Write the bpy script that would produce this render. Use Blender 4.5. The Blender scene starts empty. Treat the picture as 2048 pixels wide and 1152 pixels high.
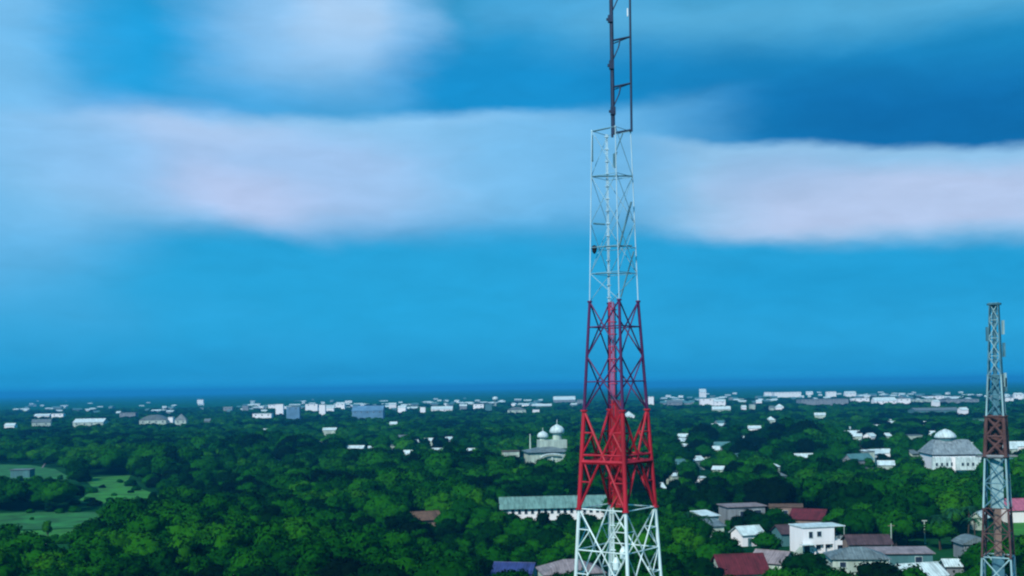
import bpy, bmesh, math, random
import numpy as np
from mathutils import Vector, Matrix

R = math.radians
rnd = random.Random(7)
nr = np.random.default_rng(7)
sc = bpy.context.scene
COL = sc.collection

# ------------------------------------------------------------------ camera
F = 2196.0                      # focal length in pixels of the 2048 wide photograph
CAM_Z = 42.0
PITCH, ROLL, CY = 0.0, -0.93, 774.0     # a level camera whose frame is cropped above its axis (lens shift)
cd = bpy.data.cameras.new("camera")
cam = bpy.data.objects.new("camera", cd)
COL.objects.link(cam)
cd.sensor_width = 36.0
cd.lens = 36.0 * F / 2048.0
cd.shift_y = (CY - 576.0) / 2048.0
cd.clip_start = 0.5
cd.clip_end = 60000.0
CAM = Matrix.Translation((0, 0, CAM_Z)) @ Matrix.Rotation(R(90 + PITCH), 4, 'X') @ Matrix.Rotation(R(ROLL), 4, 'Z')
cam.matrix_world = CAM
sc.camera = cam
CR = CAM.to_3x3()
CRI = CR.inverted()

def ray(px, py):
    return (CR @ Vector(((px - 1024) / F, (CY - py) / F, -1.0))).normalized()

def at(px, py, Y):
    d = ray(px, py); k = Y / d.y
    return Vector((0, 0, CAM_Z)) + d * k

def onz(px, py, z=0.0):
    d = ray(px, py); k = (z - CAM_Z) / d.z
    return Vector((0, 0, CAM_Z)) + d * k

def proj(x, y, z):
    p = CRI @ Vector((x, y, z - CAM_Z))
    return 1024 + F * p.x / -p.z, CY - F * p.y / -p.z

# ------------------------------------------------------------------ render settings
sc.view_settings.view_transform = 'Standard'
sc.view_settings.look = 'None'
sc.view_settings.exposure = 0.0
sc.view_settings.gamma = 1.0
sc.cycles.use_denoising = True
sc.cycles.max_bounces = 5
sc.cycles.diffuse_bounces = 2
sc.cycles.volume_bounces = 0
sc.cycles.filter_width = 2.2
sc.cycles.sample_clamp_indirect = 3.0

# ------------------------------------------------------------------ sun
SUN_EL, SUN_AZ = 40.0, 212.0       # azimuth clockwise from +Y
sd = bpy.data.lights.new("sun", 'SUN')
sun = bpy.data.objects.new("sun", sd)
COL.objects.link(sun)
sd.energy = 4.6
sd.angle = R(5)
sd.color = (1.0, 0.95, 0.88)
sdir = Vector((math.sin(R(SUN_AZ)) * math.cos(R(SUN_EL)), math.cos(R(SUN_AZ)) * math.cos(R(SUN_EL)), math.sin(R(SUN_EL))))
sun.rotation_euler = sdir.to_track_quat('Z', 'Y').to_euler()

# ------------------------------------------------------------------ world: Nishita sky with drifting cloud banks
W = bpy.data.worlds.new("World"); sc.world = W; W.use_nodes = True
NT = W.node_tree; N = NT.nodes; L = NT.links
N.clear()
SKY_STRENGTH = 0.1

def nd(t, **k):
    n = N.new(t)
    for a, b in k.items(): setattr(n, a, b)
    return n
def plug(sock, v):
    if isinstance(v, (int, float, tuple, list)): sock.default_value = v
    else: L.new(v, sock)
def mth(op, a, b=0.0, c=None, clamp=False):
    n = nd('ShaderNodeMath', operation=op, use_clamp=clamp)
    plug(n.inputs[0], a); plug(n.inputs[1], b)
    if c is not None: plug(n.inputs[2], c)
    return n.outputs[0]
def sstep(x, a, b, lo=0.0, hi=1.0):
    n = nd('ShaderNodeMapRange', interpolation_type='SMOOTHSTEP')
    plug(n.inputs['Value'], x); n.inputs['From Min'].default_value = a; n.inputs['From Max'].default_value = b
    n.inputs['To Min'].default_value = lo; n.inputs['To Max'].default_value = hi
    return n.outputs[0]
def mixc(f, a, b):
    n = nd('ShaderNodeMix', data_type='RGBA', clamp_factor=True)
    plug(n.inputs[0], f); plug(n.inputs[6], a); plug(n.inputs[7], b)
    return n.outputs[2]

tc = nd('ShaderNodeTexCoord')
sep = nd('ShaderNodeSeparateXYZ'); L.new(tc.outputs['Generated'], sep.inputs[0])
az0 = mth('ARCTAN2', sep.outputs[0], sep.outputs[1])
el0 = mth('ARCSINE', sep.outputs[2])
def noise(scale, detail, vec, rough=0.5):
    n = nd('ShaderNodeTexNoise'); n.inputs['Scale'].default_value = scale; n.inputs['Detail'].default_value = detail
    n.inputs['Roughness'].default_value = rough
    L.new(vec, n.inputs['Vector']); return n
cmb = nd('ShaderNodeCombineXYZ'); L.new(az0, cmb.inputs[0]); L.new(mth('MULTIPLY', el0, 2.6), cmb.inputs[1])
wn = noise(7.0, 6.0, cmb.outputs[0], 0.55)
wsep = nd('ShaderNodeSeparateColor'); L.new(wn.outputs['Color'], wsep.inputs[0])
az = mth('ADD', az0, mth('MULTIPLY', mth('SUBTRACT', wsep.outputs[0], 0.5), 0.09))
el = mth('ADD', el0, mth('MULTIPLY', mth('SUBTRACT', wsep.outputs[1], 0.5), 0.03))

# the sky itself, looked up well above the murky horizon
vn = nd('ShaderNodeVectorMath', operation='ADD'); L.new(tc.outputs['Generated'], vn.inputs[0]); vn.inputs[1].default_value = (0, 0, 0.55)
vm = nd('ShaderNodeVectorMath', operation='NORMALIZE'); L.new(vn.outputs[0], vm.inputs[0])
sky = nd('ShaderNodeTexSky', sky_type='NISHITA'); sky.sun_disc = False
sky.sun_elevation = R(SUN_EL); sky.sun_rotation = R(SUN_AZ)
sky.altitude = 100; sky.air_density = 1.0; sky.dust_density = 0.6; sky.ozone_density = 2.0
L.new(vm.outputs[0], sky.inputs['Vector'])
tint = nd('ShaderNodeVectorMath', operation='MULTIPLY'); L.new(sky.outputs[0], tint.inputs[0])
tint.inputs[1].default_value = (0.26, 1.7, 1.85)
col = tint.outputs[0]

def lin(r, g, b):
    f = lambda c: (c / 255) / 12.92 if c <= 10 else (((c / 255) + 0.055) / 1.055) ** 2.4
    return (f(r), f(g), f(b))
def sc_(r, g, b):
    a = lin(r, g, b); return (a[0] / SKY_STRENGTH, a[1] / SKY_STRENGTH, a[2] / SKY_STRENGTH, 1)

def bank(c, cx, cy, hw, hh, rot, sl, sr, st, sb, alpha=1.0):
    """cloud bank: centre / half sizes in photo pixels turned into angles; soft widths left, right, top, bottom"""
    global col
    d = ray(cx, cy); A = math.atan2(d.x, d.y); E = math.asin(d.z)
    co, si = math.cos(R(rot)), math.sin(R(rot))
    u = mth('SUBTRACT', az, A); v = mth('SUBTRACT', el, E)
    p = mth('ADD', mth('MULTIPLY', u, co), mth('MULTIPLY', v, si))
    q = mth('SUBTRACT', mth('MULTIPLY', v, co), mth('MULTIPLY', u, si))
    k = 1 / F
    m = mth('MULTIPLY', sstep(p, (-hw - sl) * k, (-hw + sl) * k), sstep(p, (hw - sr) * k, (hw + sr) * k, 1, 0))
    m = mth('MULTIPLY', m, mth('MULTIPLY', sstep(q, (-hh - sb) * k, (-hh + sb) * k), sstep(q, (hh - st) * k, (hh + st) * k, 1, 0)))
    col = mixc(mth('MULTIPLY', m, alpha), col, sc_(*c))

# elevation gradient and wide regions
col = mixc(sstep(el0, R(-2), R(14), 0.9, 0.4), col, sc_(28, 168, 226))
# faint clouds anywhere round the horizon
gn = noise(2.3, 4.0, cmb.outputs[0], 0.5)
col = mixc(sstep(gn.outputs[0], 0.5, 0.75, 0, 0.35), col, sc_(120, 180, 236))
#     colour            cx    cy   hw   hh  rot  sl   sr  st  sb  alpha
bank((50, 168, 222),   1024, 640,1500, 150,  0, 300, 300, 90, 60, 0.7)
bank((126, 196, 244),    20, 120, 150, 330,  0, 80, 110, 90, 160, 0.85)
bank((32, 162, 226),    330, 120, 190, 125,  0, 110, 120, 90, 40, 0.85)
bank((140, 196, 242),   640, 60,  215, 120, -4, 120, 60, 90, 90, 0.95)
bank((188, 216, 246),   690, 30,   90,  60, -4, 70, 40, 60, 60, 0.6)
bank((70, 166, 226),    620, 215, 260,  40,  0, 120, 80, 40, 20, 0.6)
bank((24, 144, 208),   1060, 165, 260,  85,  3, 110, 120, 70, 22, 0.95)
bank((22, 126, 190),   1760, 210, 480, 115, -4, 170, 150, 110, 30, 0.95)
bank((14, 104, 168),   1900, 235, 300,  75, -6, 170, 150, 70, 30, 0.8)
bank((96, 180, 224),   1650, 15,  520,  45,  0, 150, 200, 60, 50, 0.75)
bank((92, 180, 232),   1100, 15,  200,  35,  0, 90, 90, 40, 40, 0.5)
# pale band left, with crisp top edge
bank((144, 200, 242),   620, 335, 560,  95,  1, 150, 180, 16, 60, 0.95)
bank((166, 198, 240),   520, 340, 330,  85, -6, 190, 190, 40, 50, 0.8)
bank((190, 206, 242),   510, 392, 120,  46,-14, 90, 110, 40, 30, 0.75)
bank((184, 208, 242),   400, 262, 150,  18, -2, 90, 110, 12, 30, 0.5)
bank((130, 192, 240),   150, 300, 130,  60, -6, 70, 90, 40, 50, 0.6)
bank((112, 188, 238),  1150, 330, 260, 105,  5, 160, 160, 22, 60, 0.7)
# pale band right
bank((148, 198, 236),  1720, 385, 400,  90, -5, 160, 100, 14, 26, 0.95)
bank((188, 204, 238),  1780, 400, 300,  60, -3, 130, 100, 26, 22, 0.85)
bank((150, 188, 228),  1560, 345, 110,  40, -3, 60, 100, 20, 40, 0.6)
bank((110, 186, 234),    60, 500, 170, 110,  0, 80, 120, 90, 110, 0.4)
bank((24, 152, 208),   1760, 560, 420,  60,  0, 200, 200, 50, 80, 0.55)
bank((34, 166, 220),    640, 600, 520,  90,  0, 250, 250, 80, 60, 0.45)
bank((30, 148, 204),   1024, 735,1600,  30, -0.9, 300, 300, 50, 20, 0.6)
col = mixc(mth('MULTIPLY', sstep(el0, R(-0.2), R(0.05)), sstep(el0, R(0.15), R(0.9), 1, 0)), col, sc_(40, 170, 228))
# soft inner structure: wisps and mottling a few degrees across
cmb2 = nd('ShaderNodeCombineXYZ'); L.new(az, cmb2.inputs[0]); L.new(mth('MULTIPLY', el, 3.2), cmb2.inputs[1])
fn = noise(16.0, 6.0, cmb2.outputs[0], 0.55)
gain = mth('ADD', 0.86, mth('MULTIPLY', fn.outputs[0], 0.28))
vs_ = nd('ShaderNodeVectorMath', operation='SCALE'); L.new(col, vs_.inputs[0]); L.new(gain, vs_.inputs['Scale']); col = vs_.outputs[0]
bg = nd('ShaderNodeBackground'); L.new(col, bg.inputs[0]); bg.inputs[1].default_value = SKY_STRENGTH
wo = nd('ShaderNodeOutputWorld'); L.new(bg.outputs[0], wo.inputs[0])

# ------------------------------------------------------------------ materials
def mat(name, c, rough=0.8, var=0.25, scale=0.6, metal=0.0, bump=0.0, streak=False, island=False, spec=0.3):
    m = bpy.data.materials.new(name); m.use_nodes = True
    t = m.node_tree; b = t.nodes['Principled BSDF']
    b.inputs['Roughness'].default_value = rough; b.inputs['Metallic'].default_value = metal
    b.inputs['Specular IOR Level'].default_value = spec
    tcn = t.nodes.new('ShaderNodeTexCoord'); n = t.nodes.new('ShaderNodeTexNoise')
    mp = t.nodes.new('ShaderNodeMapping'); t.links.new(tcn.outputs['Object'], mp.inputs[0])
    if streak: mp.inputs['Scale'].default_value = (1, 1, 0.15)
    t.links.new(mp.outputs[0], n.inputs['Vector'])
    n.inputs['Scale'].default_value = scale; n.inputs['Detail'].default_value = 6; n.inputs['Roughness'].default_value = 0.65
    cr = t.nodes.new('ShaderNodeValToRGB'); cr.color_ramp.elements[0].position = 0.3; cr.color_ramp.elements[1].position = 0.7
    cr.color_ramp.elements[0].color = tuple(max(0, x * (1 - var)) for x in c) + (1,)
    cr.color_ramp.elements[1].color = tuple(min(1, x * (1 + var * 0.5)) for x in c) + (1,)
    t.links.new(n.outputs[0], cr.inputs[0]); t.links.new(cr.outputs[0], b.inputs['Base Color'])
    if name.startswith('roof'):       # rows of metal sheets: seams and rusty runs
        wv = t.nodes.new('ShaderNodeTexWave'); wv.inputs['Scale'].default_value = 0.55; wv.inputs['Distortion'].default_value = 0.4
        t.links.new(tcn.outputs['Object'], wv.inputs['Vector'])
        n3 = t.nodes.new('ShaderNodeTexNoise'); n3.inputs['Scale'].default_value = 1.6; n3.inputs['Detail'].default_value = 5
        mp3 = t.nodes.new('ShaderNodeMapping'); mp3.inputs['Scale'].default_value = (1, .2, .2)
        t.links.new(tcn.outputs['Object'], mp3.inputs[0]); t.links.new(mp3.outputs[0], n3.inputs['Vector'])
        a1 = t.nodes.new('ShaderNodeMapRange'); t.links.new(wv.outputs[1], a1.inputs[0]); a1.inputs[1].default_value = 0; a1.inputs[2].default_value = .25; a1.inputs[3].default_value = .72
        a2 = t.nodes.new('ShaderNodeMapRange'); t.links.new(n3.outputs[0], a2.inputs[0]); a2.inputs[1].default_value = .4; a2.inputs[2].default_value = .65; a2.inputs[3].default_value = 1.0; a2.inputs[4].default_value = .62
        a3 = t.nodes.new('ShaderNodeMath'); a3.operation = 'MULTIPLY'; t.links.new(a1.outputs[0], a3.inputs[0]); t.links.new(a2.outputs[0], a3.inputs[1])
        vm3 = t.nodes.new('ShaderNodeVectorMath'); vm3.operation = 'SCALE'; t.links.new(cr.outputs[0], vm3.inputs[0]); t.links.new(a3.outputs[0], vm3.inputs['Scale'])
        t.links.new(vm3.outputs[0], b.inputs['Base Color'])
    if bump:
        bp = t.nodes.new('ShaderNodeBump'); bp.inputs['Strength'].default_value = bump; bp.inputs['Distance'].default_value = 0.1
        t.links.new(n.outputs[0], bp.inputs['Height']); t.links.new(bp.outputs[0], b.inputs['Normal'])
    return m

M = dict(
    white_paint=mat('white_paint', (0.78, 0.82, 0.84), 0.5, 0.3, 0.7, streak=True),
    tower_white=mat('tower_white', (0.62, 0.78, 0.78), 0.5, 0.35, 0.8, streak=True),
    tower_pale=mat('tower_pale', (0.42, 0.62, 0.72), 0.5, 0.35, 0.8, streak=True),
    tower_dull=mat('tower_dull', (0.27, 0.45, 0.48), 0.6, 0.5, 0.8, streak=True),  # white bands of the smaller tower, dulled by haze put into the colour
    tower_slate=mat('tower_slate', (0.20, 0.40, 0.50), 0.5, 0.35, 0.8, streak=True),
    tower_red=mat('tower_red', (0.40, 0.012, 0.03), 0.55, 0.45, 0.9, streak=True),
    tower_red_silhouette=mat('tower_red_silhouette', (0.075, 0.014, 0.085), 0.6, 0.4, 0.9, streak=True),  # red paint with its dark silhouette against the sky put into the colour
    tower_rose=mat('tower_rose', (0.46, 0.05, 0.12), 0.6, 0.35, 0.9, streak=True),
    mast_silhouette=mat('mast_silhouette', (0.012, 0.03, 0.075), 0.6, 0.4, 1.0),  # mast paint darkened, its backlit silhouette put into the colour
    teal_steel=mat('teal_steel', (0.07, 0.20, 0.26), 0.6, 0.4, 1.0),
    black=mat('black_plastic', (0.01, 0.012, 0.02), 0.6, 0.3),
    hazed_rust=mat('hazed_rust', (0.10, 0.052, 0.05), 0.85, 0.5, 0.7),  # red bands of the smaller tower, haze put into the colour
    wall_white=mat('wall_white', (0.80, 0.80, 0.82), 0.8, 0.12, 0.5, streak=True),
    wall_pale=mat('wall_pale', (0.40, 0.50, 0.43), 0.85, 0.5, 0.5, streak=True),
    wall_grey=mat('wall_grey', (0.20, 0.23, 0.25), 0.85, 0.5, 0.5, streak=True),
    wall_brown=mat('wall_brown', (0.24, 0.17, 0.14), 0.9, 0.4, 0.5, streak=True),
    wall_teal=mat('wall_teal', (0.06, 0.17, 0.18), 0.85, 0.35, 0.5, streak=True),
    roof_white=mat('roof_white', (0.62, 0.76, 0.76), 0.5, 0.2, 0.4),
    roof_grey=mat('roof_grey', (0.15, 0.20, 0.21), 0.6, 0.4, 0.5),
    roof_green=mat('roof_green', (0.15, 0.30, 0.27), 0.6, 0.3, 0.3),
    roof_red=mat('roof_red', (0.12, 0.014, 0.022), 0.75, 0.4, 0.5),
    roof_pink=mat('roof_pink', (0.42, 0.12, 0.19), 0.75, 0.3, 0.5),
    roof_brown=mat('roof_brown', (0.15, 0.09, 0.06), 0.8, 0.4, 0.5),
    roof_purple=mat('roof_purple', (0.085, 0.05, 0.055), 0.75, 0.4, 0.5),
    roof_lilac=mat('roof_lilac', (0.27, 0.23, 0.24), 0.7, 0.3, 0.5),
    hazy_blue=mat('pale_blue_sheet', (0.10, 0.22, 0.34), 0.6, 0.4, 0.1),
    roof_blue=mat('roof_blue', (0.03, 0.05, 0.18), 0.6, 0.3, 0.5),
    glass=mat('window_glass', (0.02, 0.035, 0.06), 0.2, 0.3),
    bark=mat('bark', (0.06, 0.045, 0.03), 0.95, 0.5, 3.0),
    field_green=mat('field_green', (0.026, 0.18, 0.014), 0.95, 0.7, 0.12),
    field_teal=mat('field_teal', (0.016, 0.14, 0.026), 0.95, 0.7, 0.12),
    hall_roof=mat('roof_of_hall', (0.24, 0.30, 0.32), 0.7, 0.4, 0.4),
    road=mat('road', (0.16, 0.17, 0.16), 0.95, 0.3, 0.2),
)

def leaf_mat(name, ramp):
    m = bpy.data.materials.new(name); m.use_nodes = True
    t = m.node_tree; b = t.nodes['Principled BSDF']; b.inputs['Roughness'].default_value = 0.85
    b.inputs['Specular IOR Level'].default_value = 0.02
    oi = t.nodes.new('ShaderNodeObjectInfo')
    pn = t.nodes.new('ShaderNodeTexNoise'); pn.inputs['Scale'].default_value = 0.011; pn.inputs['Detail'].default_value = 3
    t.links.new(oi.outputs['Location'], pn.inputs['Vector'])
    tcn = t.nodes.new('ShaderNodeTexCoord'); ln = t.nodes.new('ShaderNodeTexNoise'); ln.inputs['Scale'].default_value = 0.8; ln.inputs['Detail'].default_value = 8; ln.inputs['Roughness'].default_value = 0.7
    t.links.new(tcn.outputs['Object'], ln.inputs['Vector'])
    a = t.nodes.new('ShaderNodeMath'); a.operation = 'MULTIPLY_ADD'; t.links.new(oi.outputs['Random'], a.inputs[0]); a.inputs[1].default_value = 0.7; a.inputs[2].default_value = -0.35
    s = t.nodes.new('ShaderNodeMath'); s.operation = 'ADD'; t.links.new(a.outputs[0], s.inputs[0])
    mr = t.nodes.new('ShaderNodeMapRange'); t.links.new(pn.outputs[0], mr.inputs[0]); mr.inputs[1].default_value = 0.3; mr.inputs[2].default_value = 0.7
    t.links.new(mr.outputs[0], s.inputs[1])
    s2 = t.nodes.new('ShaderNodeMath'); s2.operation = 'MULTIPLY_ADD'; t.links.new(ln.outputs[0], s2.inputs[0]); s2.inputs[1].default_value = 0.8
    s3 = t.nodes.new('ShaderNodeMath'); s3.operation = 'SUBTRACT'; t.links.new(s.outputs[0], s3.inputs[0]); s3.inputs[1].default_value = 0.42
    t.links.new(s3.outputs[0], s2.inputs[2])
    cr = t.nodes.new('ShaderNodeValToRGB')
    e = cr.color_ramp.elements
    while len(e) < len(ramp): e.new(0.5)
    for i, (p, c) in enumerate(ramp): e[i].position = p; e[i].color = c + (1,)
    t.links.new(s2.outputs[0], cr.inputs[0]); t.links.new(cr.outputs[0], b.inputs['Base Color'])
    return m
LEAF = leaf_mat('leaves', [(0.0, (0.0005, 0.005, 0.0015)), (0.25, (0.0008, 0.018, 0.002)), (0.5, (0.004, 0.056, 0.0008)), (0.78, (0.009, 0.080, 0.001)), (1.0, (0.018, 0.105, 0.001))])  # darkest stops put the shade of black canopy gaps into the leaf colour
PALM = leaf_mat('palm_leaves', [(0.0, (0.003, 0.03, 0.014)), (1.0, (0.012, 0.075, 0.03))])

def ground_mat():
    m = bpy.data.materials.new('ground'); m.use_nodes = True
    t = m.node_tree; b = t.nodes['Principled BSDF']; b.inputs['Roughness'].default_value = 1.0; b.inputs['Specular IOR Level'].default_value = 0.0
    g = t.nodes.new('ShaderNodeNewGeometry')
    n1 = t.nodes.new('ShaderNodeTexNoise'); n1.inputs['Scale'].default_value = 0.012; n1.inputs['Detail'].default_value = 8; n1.inputs['Roughness'].default_value = 0.65
    t.links.new(g.outputs['Position'], n1.inputs['Vector'])
    cr = t.nodes.new('ShaderNodeValToRGB'); e = cr.color_ramp.elements
    e[0].position = 0.35; e[0].color = (0.002, 0.028, 0.008, 1); e[1].position = 0.7; e[1].color = (0.010, 0.07, 0.02, 1)
    t.links.new(n1.outputs[0], cr.inputs[0]); t.links.new(cr.outputs[0], b.inputs['Base Color'])
    return m
GROUND = ground_mat()

# ------------------------------------------------------------------ mesh helpers
class MB:
    def __init__(s): s.v = []; s.f = []
    def add(s, vs, fs):
        b = len(s.v); s.v += [tuple(v) for v in vs]; s.f += [tuple(i + b for i in f) for f in fs]; return s
    def box(s, x0, x1, y0, y1, z0, z1):
        return s.add([(x0,y0,z0),(x1,y0,z0),(x1,y1,z0),(x0,y1,z0),(x0,y0,z1),(x1,y0,z1),(x1,y1,z1),(x0,y1,z1)],
                     [(0,3,2,1),(4,5,6,7),(0,1,5,4),(1,2,6,5),(2,3,7,6),(3,0,4,7)])
    def tube(s, a, b, r0, r1=None, n=6):
        a, b = Vector(a), Vector(b); r1 = r0 if r1 is None else r1
        q = (b - a).to_track_quat('Z', 'Y'); vs = []
        for p, r in ((a, r0), (b, r1)):
            for i in range(n):
                t = 2 * math.pi * i / n
                vs.append(p + q @ Vector((r * math.cos(t), r * math.sin(t), 0)))
        fs = [(i, (i + 1) % n, n + (i + 1) % n, n + i) for i in range(n)] + [tuple(range(n - 1, -1, -1)), tuple(range(n, 2 * n))]
        return s.add(vs, fs)
    def lathe(s, prof, n=20, cx=0, cy=0):
        vs = [(cx + r * math.cos(2 * math.pi * i / n), cy + r * math.sin(2 * math.pi * i / n), z) for r, z in prof for i in range(n)]
        fs = [(k * n + i, k * n + (i + 1) % n, (k + 1) * n + (i + 1) % n, (k + 1) * n + i) for k in range(len(prof) - 1) for i in range(n)]
        fs += [tuple(range(n - 1, -1, -1)), tuple((len(prof) - 1) * n + i for i in range(n))]
        return s.add(vs, fs)
    def prism(s, pts, y0, y1):
        """polygon in the XZ plane pushed along Y"""
        n = len(pts)
        vs = [(x, y0, z) for x, z in pts] + [(x, y1, z) for x, z in pts]
        return s.add(vs, [tuple(range(n - 1, -1, -1)), tuple(range(n, 2 * n))] + [(i, (i + 1) % n, n + (i + 1) % n, n + i) for i in range(n)])
    def prismx(s, pts, x0, x1):
        n = len(pts)
        vs = [(x0, y, z) for y, z in pts] + [(x1, y, z) for y, z in pts]
        return s.add(vs, [tuple(range(n)), tuple(range(2 * n - 1, n - 1, -1))] + [(i, n + i, n + (i + 1) % n, (i + 1) % n) for i in range(n)])
    def build(s, name, m, parent=None, smooth=False):
        me = bpy.data.meshes.new(name); me.from_pydata(s.v, [], s.f)
        bm = bmesh.new(); bm.from_mesh(me); bmesh.ops.recalc_face_normals(bm, faces=bm.faces); bm.to_mesh(me); bm.free()
        if smooth: me.polygons.foreach_set('use_smooth', [True] * len(me.polygons))
        me.materials.append(m)
        o = bpy.data.objects.new(name, me); COL.objects.link(o)
        if parent: o.parent = parent
        return o

def empty(name, loc, rz=0.0):
    o = bpy.data.objects.new(name, None); COL.objects.link(o); o.location = loc; o.rotation_euler = (0, 0, R(rz))
    o.empty_display_size = 0.5
    return o
def tag(o, label=None, cat=None, group=None, kind=None):
    if label: o['label'] = label
    if cat: o['category'] = cat
    if group: o['group'] = group
    if kind: o['kind'] = kind
    return o

# ------------------------------------------------------------------ ground sheet and open fields
g = MB().add([(-16000, -1500, 0), (16000, -1500, 0), (16000, 27000, 0), (-16000, 27000, 0)], [(0, 1, 2, 3)]).build('ground', GROUND)
tag(g, kind='structure')

FIELDS = [
    ('grass_field', 'field_teal', [(-60,1029),(60,1024),(205,1024),(214,1036),(190,1052),(90,1058),(-60,1060)]),
    ('grass_field', 'field_green', [(34,1062),(90,1060),(152,1056),(146,1084),(70,1086),(40,1082)]),
    ('grass_field', 'field_green', [(168,956),(262,950),(252,966),(300,984),(318,992),(296,1008),(150,1006),(188,978)]),
    ('grass_field', 'field_teal', [(-60,928),(60,930),(110,938),(146,958),(100,964),(-60,962)]),
    ('grass_field', 'field_green', [(2020,1030),(2090,1030),(2090,1075),(2024,1070)]),
]
for k, (nm, mt, poly) in enumerate(FIELDS):
    pts = [onz(x, y, 0.05 + 0.03 * k) for x, y in poly]
    o = MB().add(pts, [tuple(range(len(pts)))]).build(nm, M[mt]); tag(o, kind='structure')
# thin farm track curving up from the far left field
trk = [(84, 936), (90, 927), (98, 919), (108, 912)]
mb = MB(); pv = []
for (x, y) in trk:
    pv += [onz(x - 1.6, y, 0.3), onz(x + 1.6, y, 0.3)]
mb.add(pv, [(2*i, 2*i+1, 2*i+3, 2*i+2) for i in range(3)]); tag(mb.build('dirt_path', M['road']), kind='structure')

def inpoly(x, y, poly):
    c = False; n = len(poly)
    for i in range(n):
        x1, y1 = poly[i]; x2, y2 = poly[i - 1]
        if (y1 > y) != (y2 > y) and x < (x2 - x1) * (y - y1) / (y2 - y1) + x1: c = not c
    return c

KEEP = []        # (x0,x1,y0,y1,depth) kept in view; (wx,wy,radius) footprints
FOOT = []

# ------------------------------------------------------------------ lattice towers
def tower_levels(ys, hw, cx, D):
    out = []
    for y in ys:
        z = at(cx, y, D).z
        px = np.interp(y, [a for a, _ in hw], [b for _, b in hw])
        out.append((z, px * D / F))
    return out

def tower(name, cxb, D, rot, hw, sections, base_y, leg_r, br_r):
    """hw: (photo y, half diagonal px); sections: dict(name, mat, bmat, ys, style)"""
    p = at(cxb, 1100, D)
    root = empty(name, (p.x, p.y, 0), 0)
    def half(z):
        zz = [at(cxb, y, D).z for y, _ in hw][::-1]; hh = [w * D / F for _, w in hw][::-1]
        if z < zz[0]:
            s = (hh[1] - hh[0]) / (zz[1] - zz[0]); return hh[0] + s * (z - zz[0])
        return float(np.interp(z, zz, hh))
    def corner(i, z):
        a = R(rot + 90 * i); h = half(z)
        return Vector((h * math.cos(a), h * math.sin(a), z))
    for S in sections:
        zs = [max(0.0, at(cxb, y, D).z) if y < 5000 else 0.0 for y in S['ys']]   # top to bottom
        b = MB()
        for k in range(len(zs) - 1):
            zt, zb = zs[k], zs[k + 1]; st = S['style'][k] if isinstance(S['style'], list) else S['style']
            for i in range(4):
                A, B = corner(i, zt), corner((i + 1) % 4, zt); C, Dd = corner(i, zb), corner((i + 1) % 4, zb)
                r = S.get('br', br_r)
                if not (S.get('sparse') and (i * 5 + k * 3) % 4 == 0): b.tube(A, Dd, r)
                if not (S.get('sparse') and (i * 3 + k * 5) % 3 == 0): b.tube(B, C, r)
                t = (A - B).length / ((A - B).length + (C - Dd).length)
                X = A.lerp(Dd, t)
                zx = X.z; E, G = corner(i, zx), corner((i + 1) % 4, zx)
                if st in ('mid', 'big'): b.tube(E, G, r * 0.9)
                if st == 'edge' or (st == 'big' and not (S.get('open') and k == 0)): b.tube(A, B, r * 0.9)
                if st == 'big':
                    for (c0, dg) in ((A, Dd), (B, C)):
                        q = c0.lerp(dg, t * 0.5); lg = corner(i, q.z) if c0 is A else corner((i + 1) % 4, q.z)
                        b.tube(q, lg, r * 0.7)
                        b.tube(q, (E if c0 is A else G), r * 0.7)
                    for (c0, dg, leg) in ((Dd, A, (i + 1) % 4), (C, B, i)):
                        q = c0.lerp(dg, (1 - t) * 0.5); lg = corner(leg, q.z)
                        b.tube(q, lg, r * 0.7); b.tube(q, (G if leg == (i + 1) % 4 else E), r * 0.7)
        sec = b.build(S['name'], M[S['bmat']], root)
        for i in range(4):
            lm = MB().tube(corner(i, zs[0]), corner(i, zs[-1]), S.get('lr', leg_r) * 0.95, S.get('lr', leg_r) * 1.05, 10)
            for z in (zs[0], zs[-1]):     # flange plates
                if z > 0.5:
                    c = corner(i, z); rr = S.get('lr', leg_r) * 1.6
                    lm.lathe([(rr, z - 0.06), (rr, z + 0.06)], 10, c.x, c.y)
            lm.build('leg', M[S['mat']], sec, smooth=False)
    return root, corner, half

D1 = 80.0
T1HW = [(200, 39), (265, 39.5), (600, 49), (1015, 77.5), (1152, 86.5)]
T1, corner1, half1 = tower('lattice_tower', 1236, D1, 6.5, T1HW, [
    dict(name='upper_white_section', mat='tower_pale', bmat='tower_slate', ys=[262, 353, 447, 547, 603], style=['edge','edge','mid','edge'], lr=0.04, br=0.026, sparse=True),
    dict(name='upper_red_section', mat='tower_red_silhouette', bmat='tower_red_silhouette', ys=[603, 712, 820], style='mid', lr=0.11, br=0.055),
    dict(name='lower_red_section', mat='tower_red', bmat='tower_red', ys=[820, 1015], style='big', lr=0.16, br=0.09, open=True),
    dict(name='base_section', mat='tower_white', bmat='tower_white', ys=[1015, 1190, 1390, 1620, 9999], style='big', lr=0.135, br=0.055),
], 0, 0.12, 0.06)
tag(T1, 'tall red and white lattice telecom tower rising past the top of the picture', 'tower')
zt = lambda y: at(1236, y, D1).z
mpx = D1 / F
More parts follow.
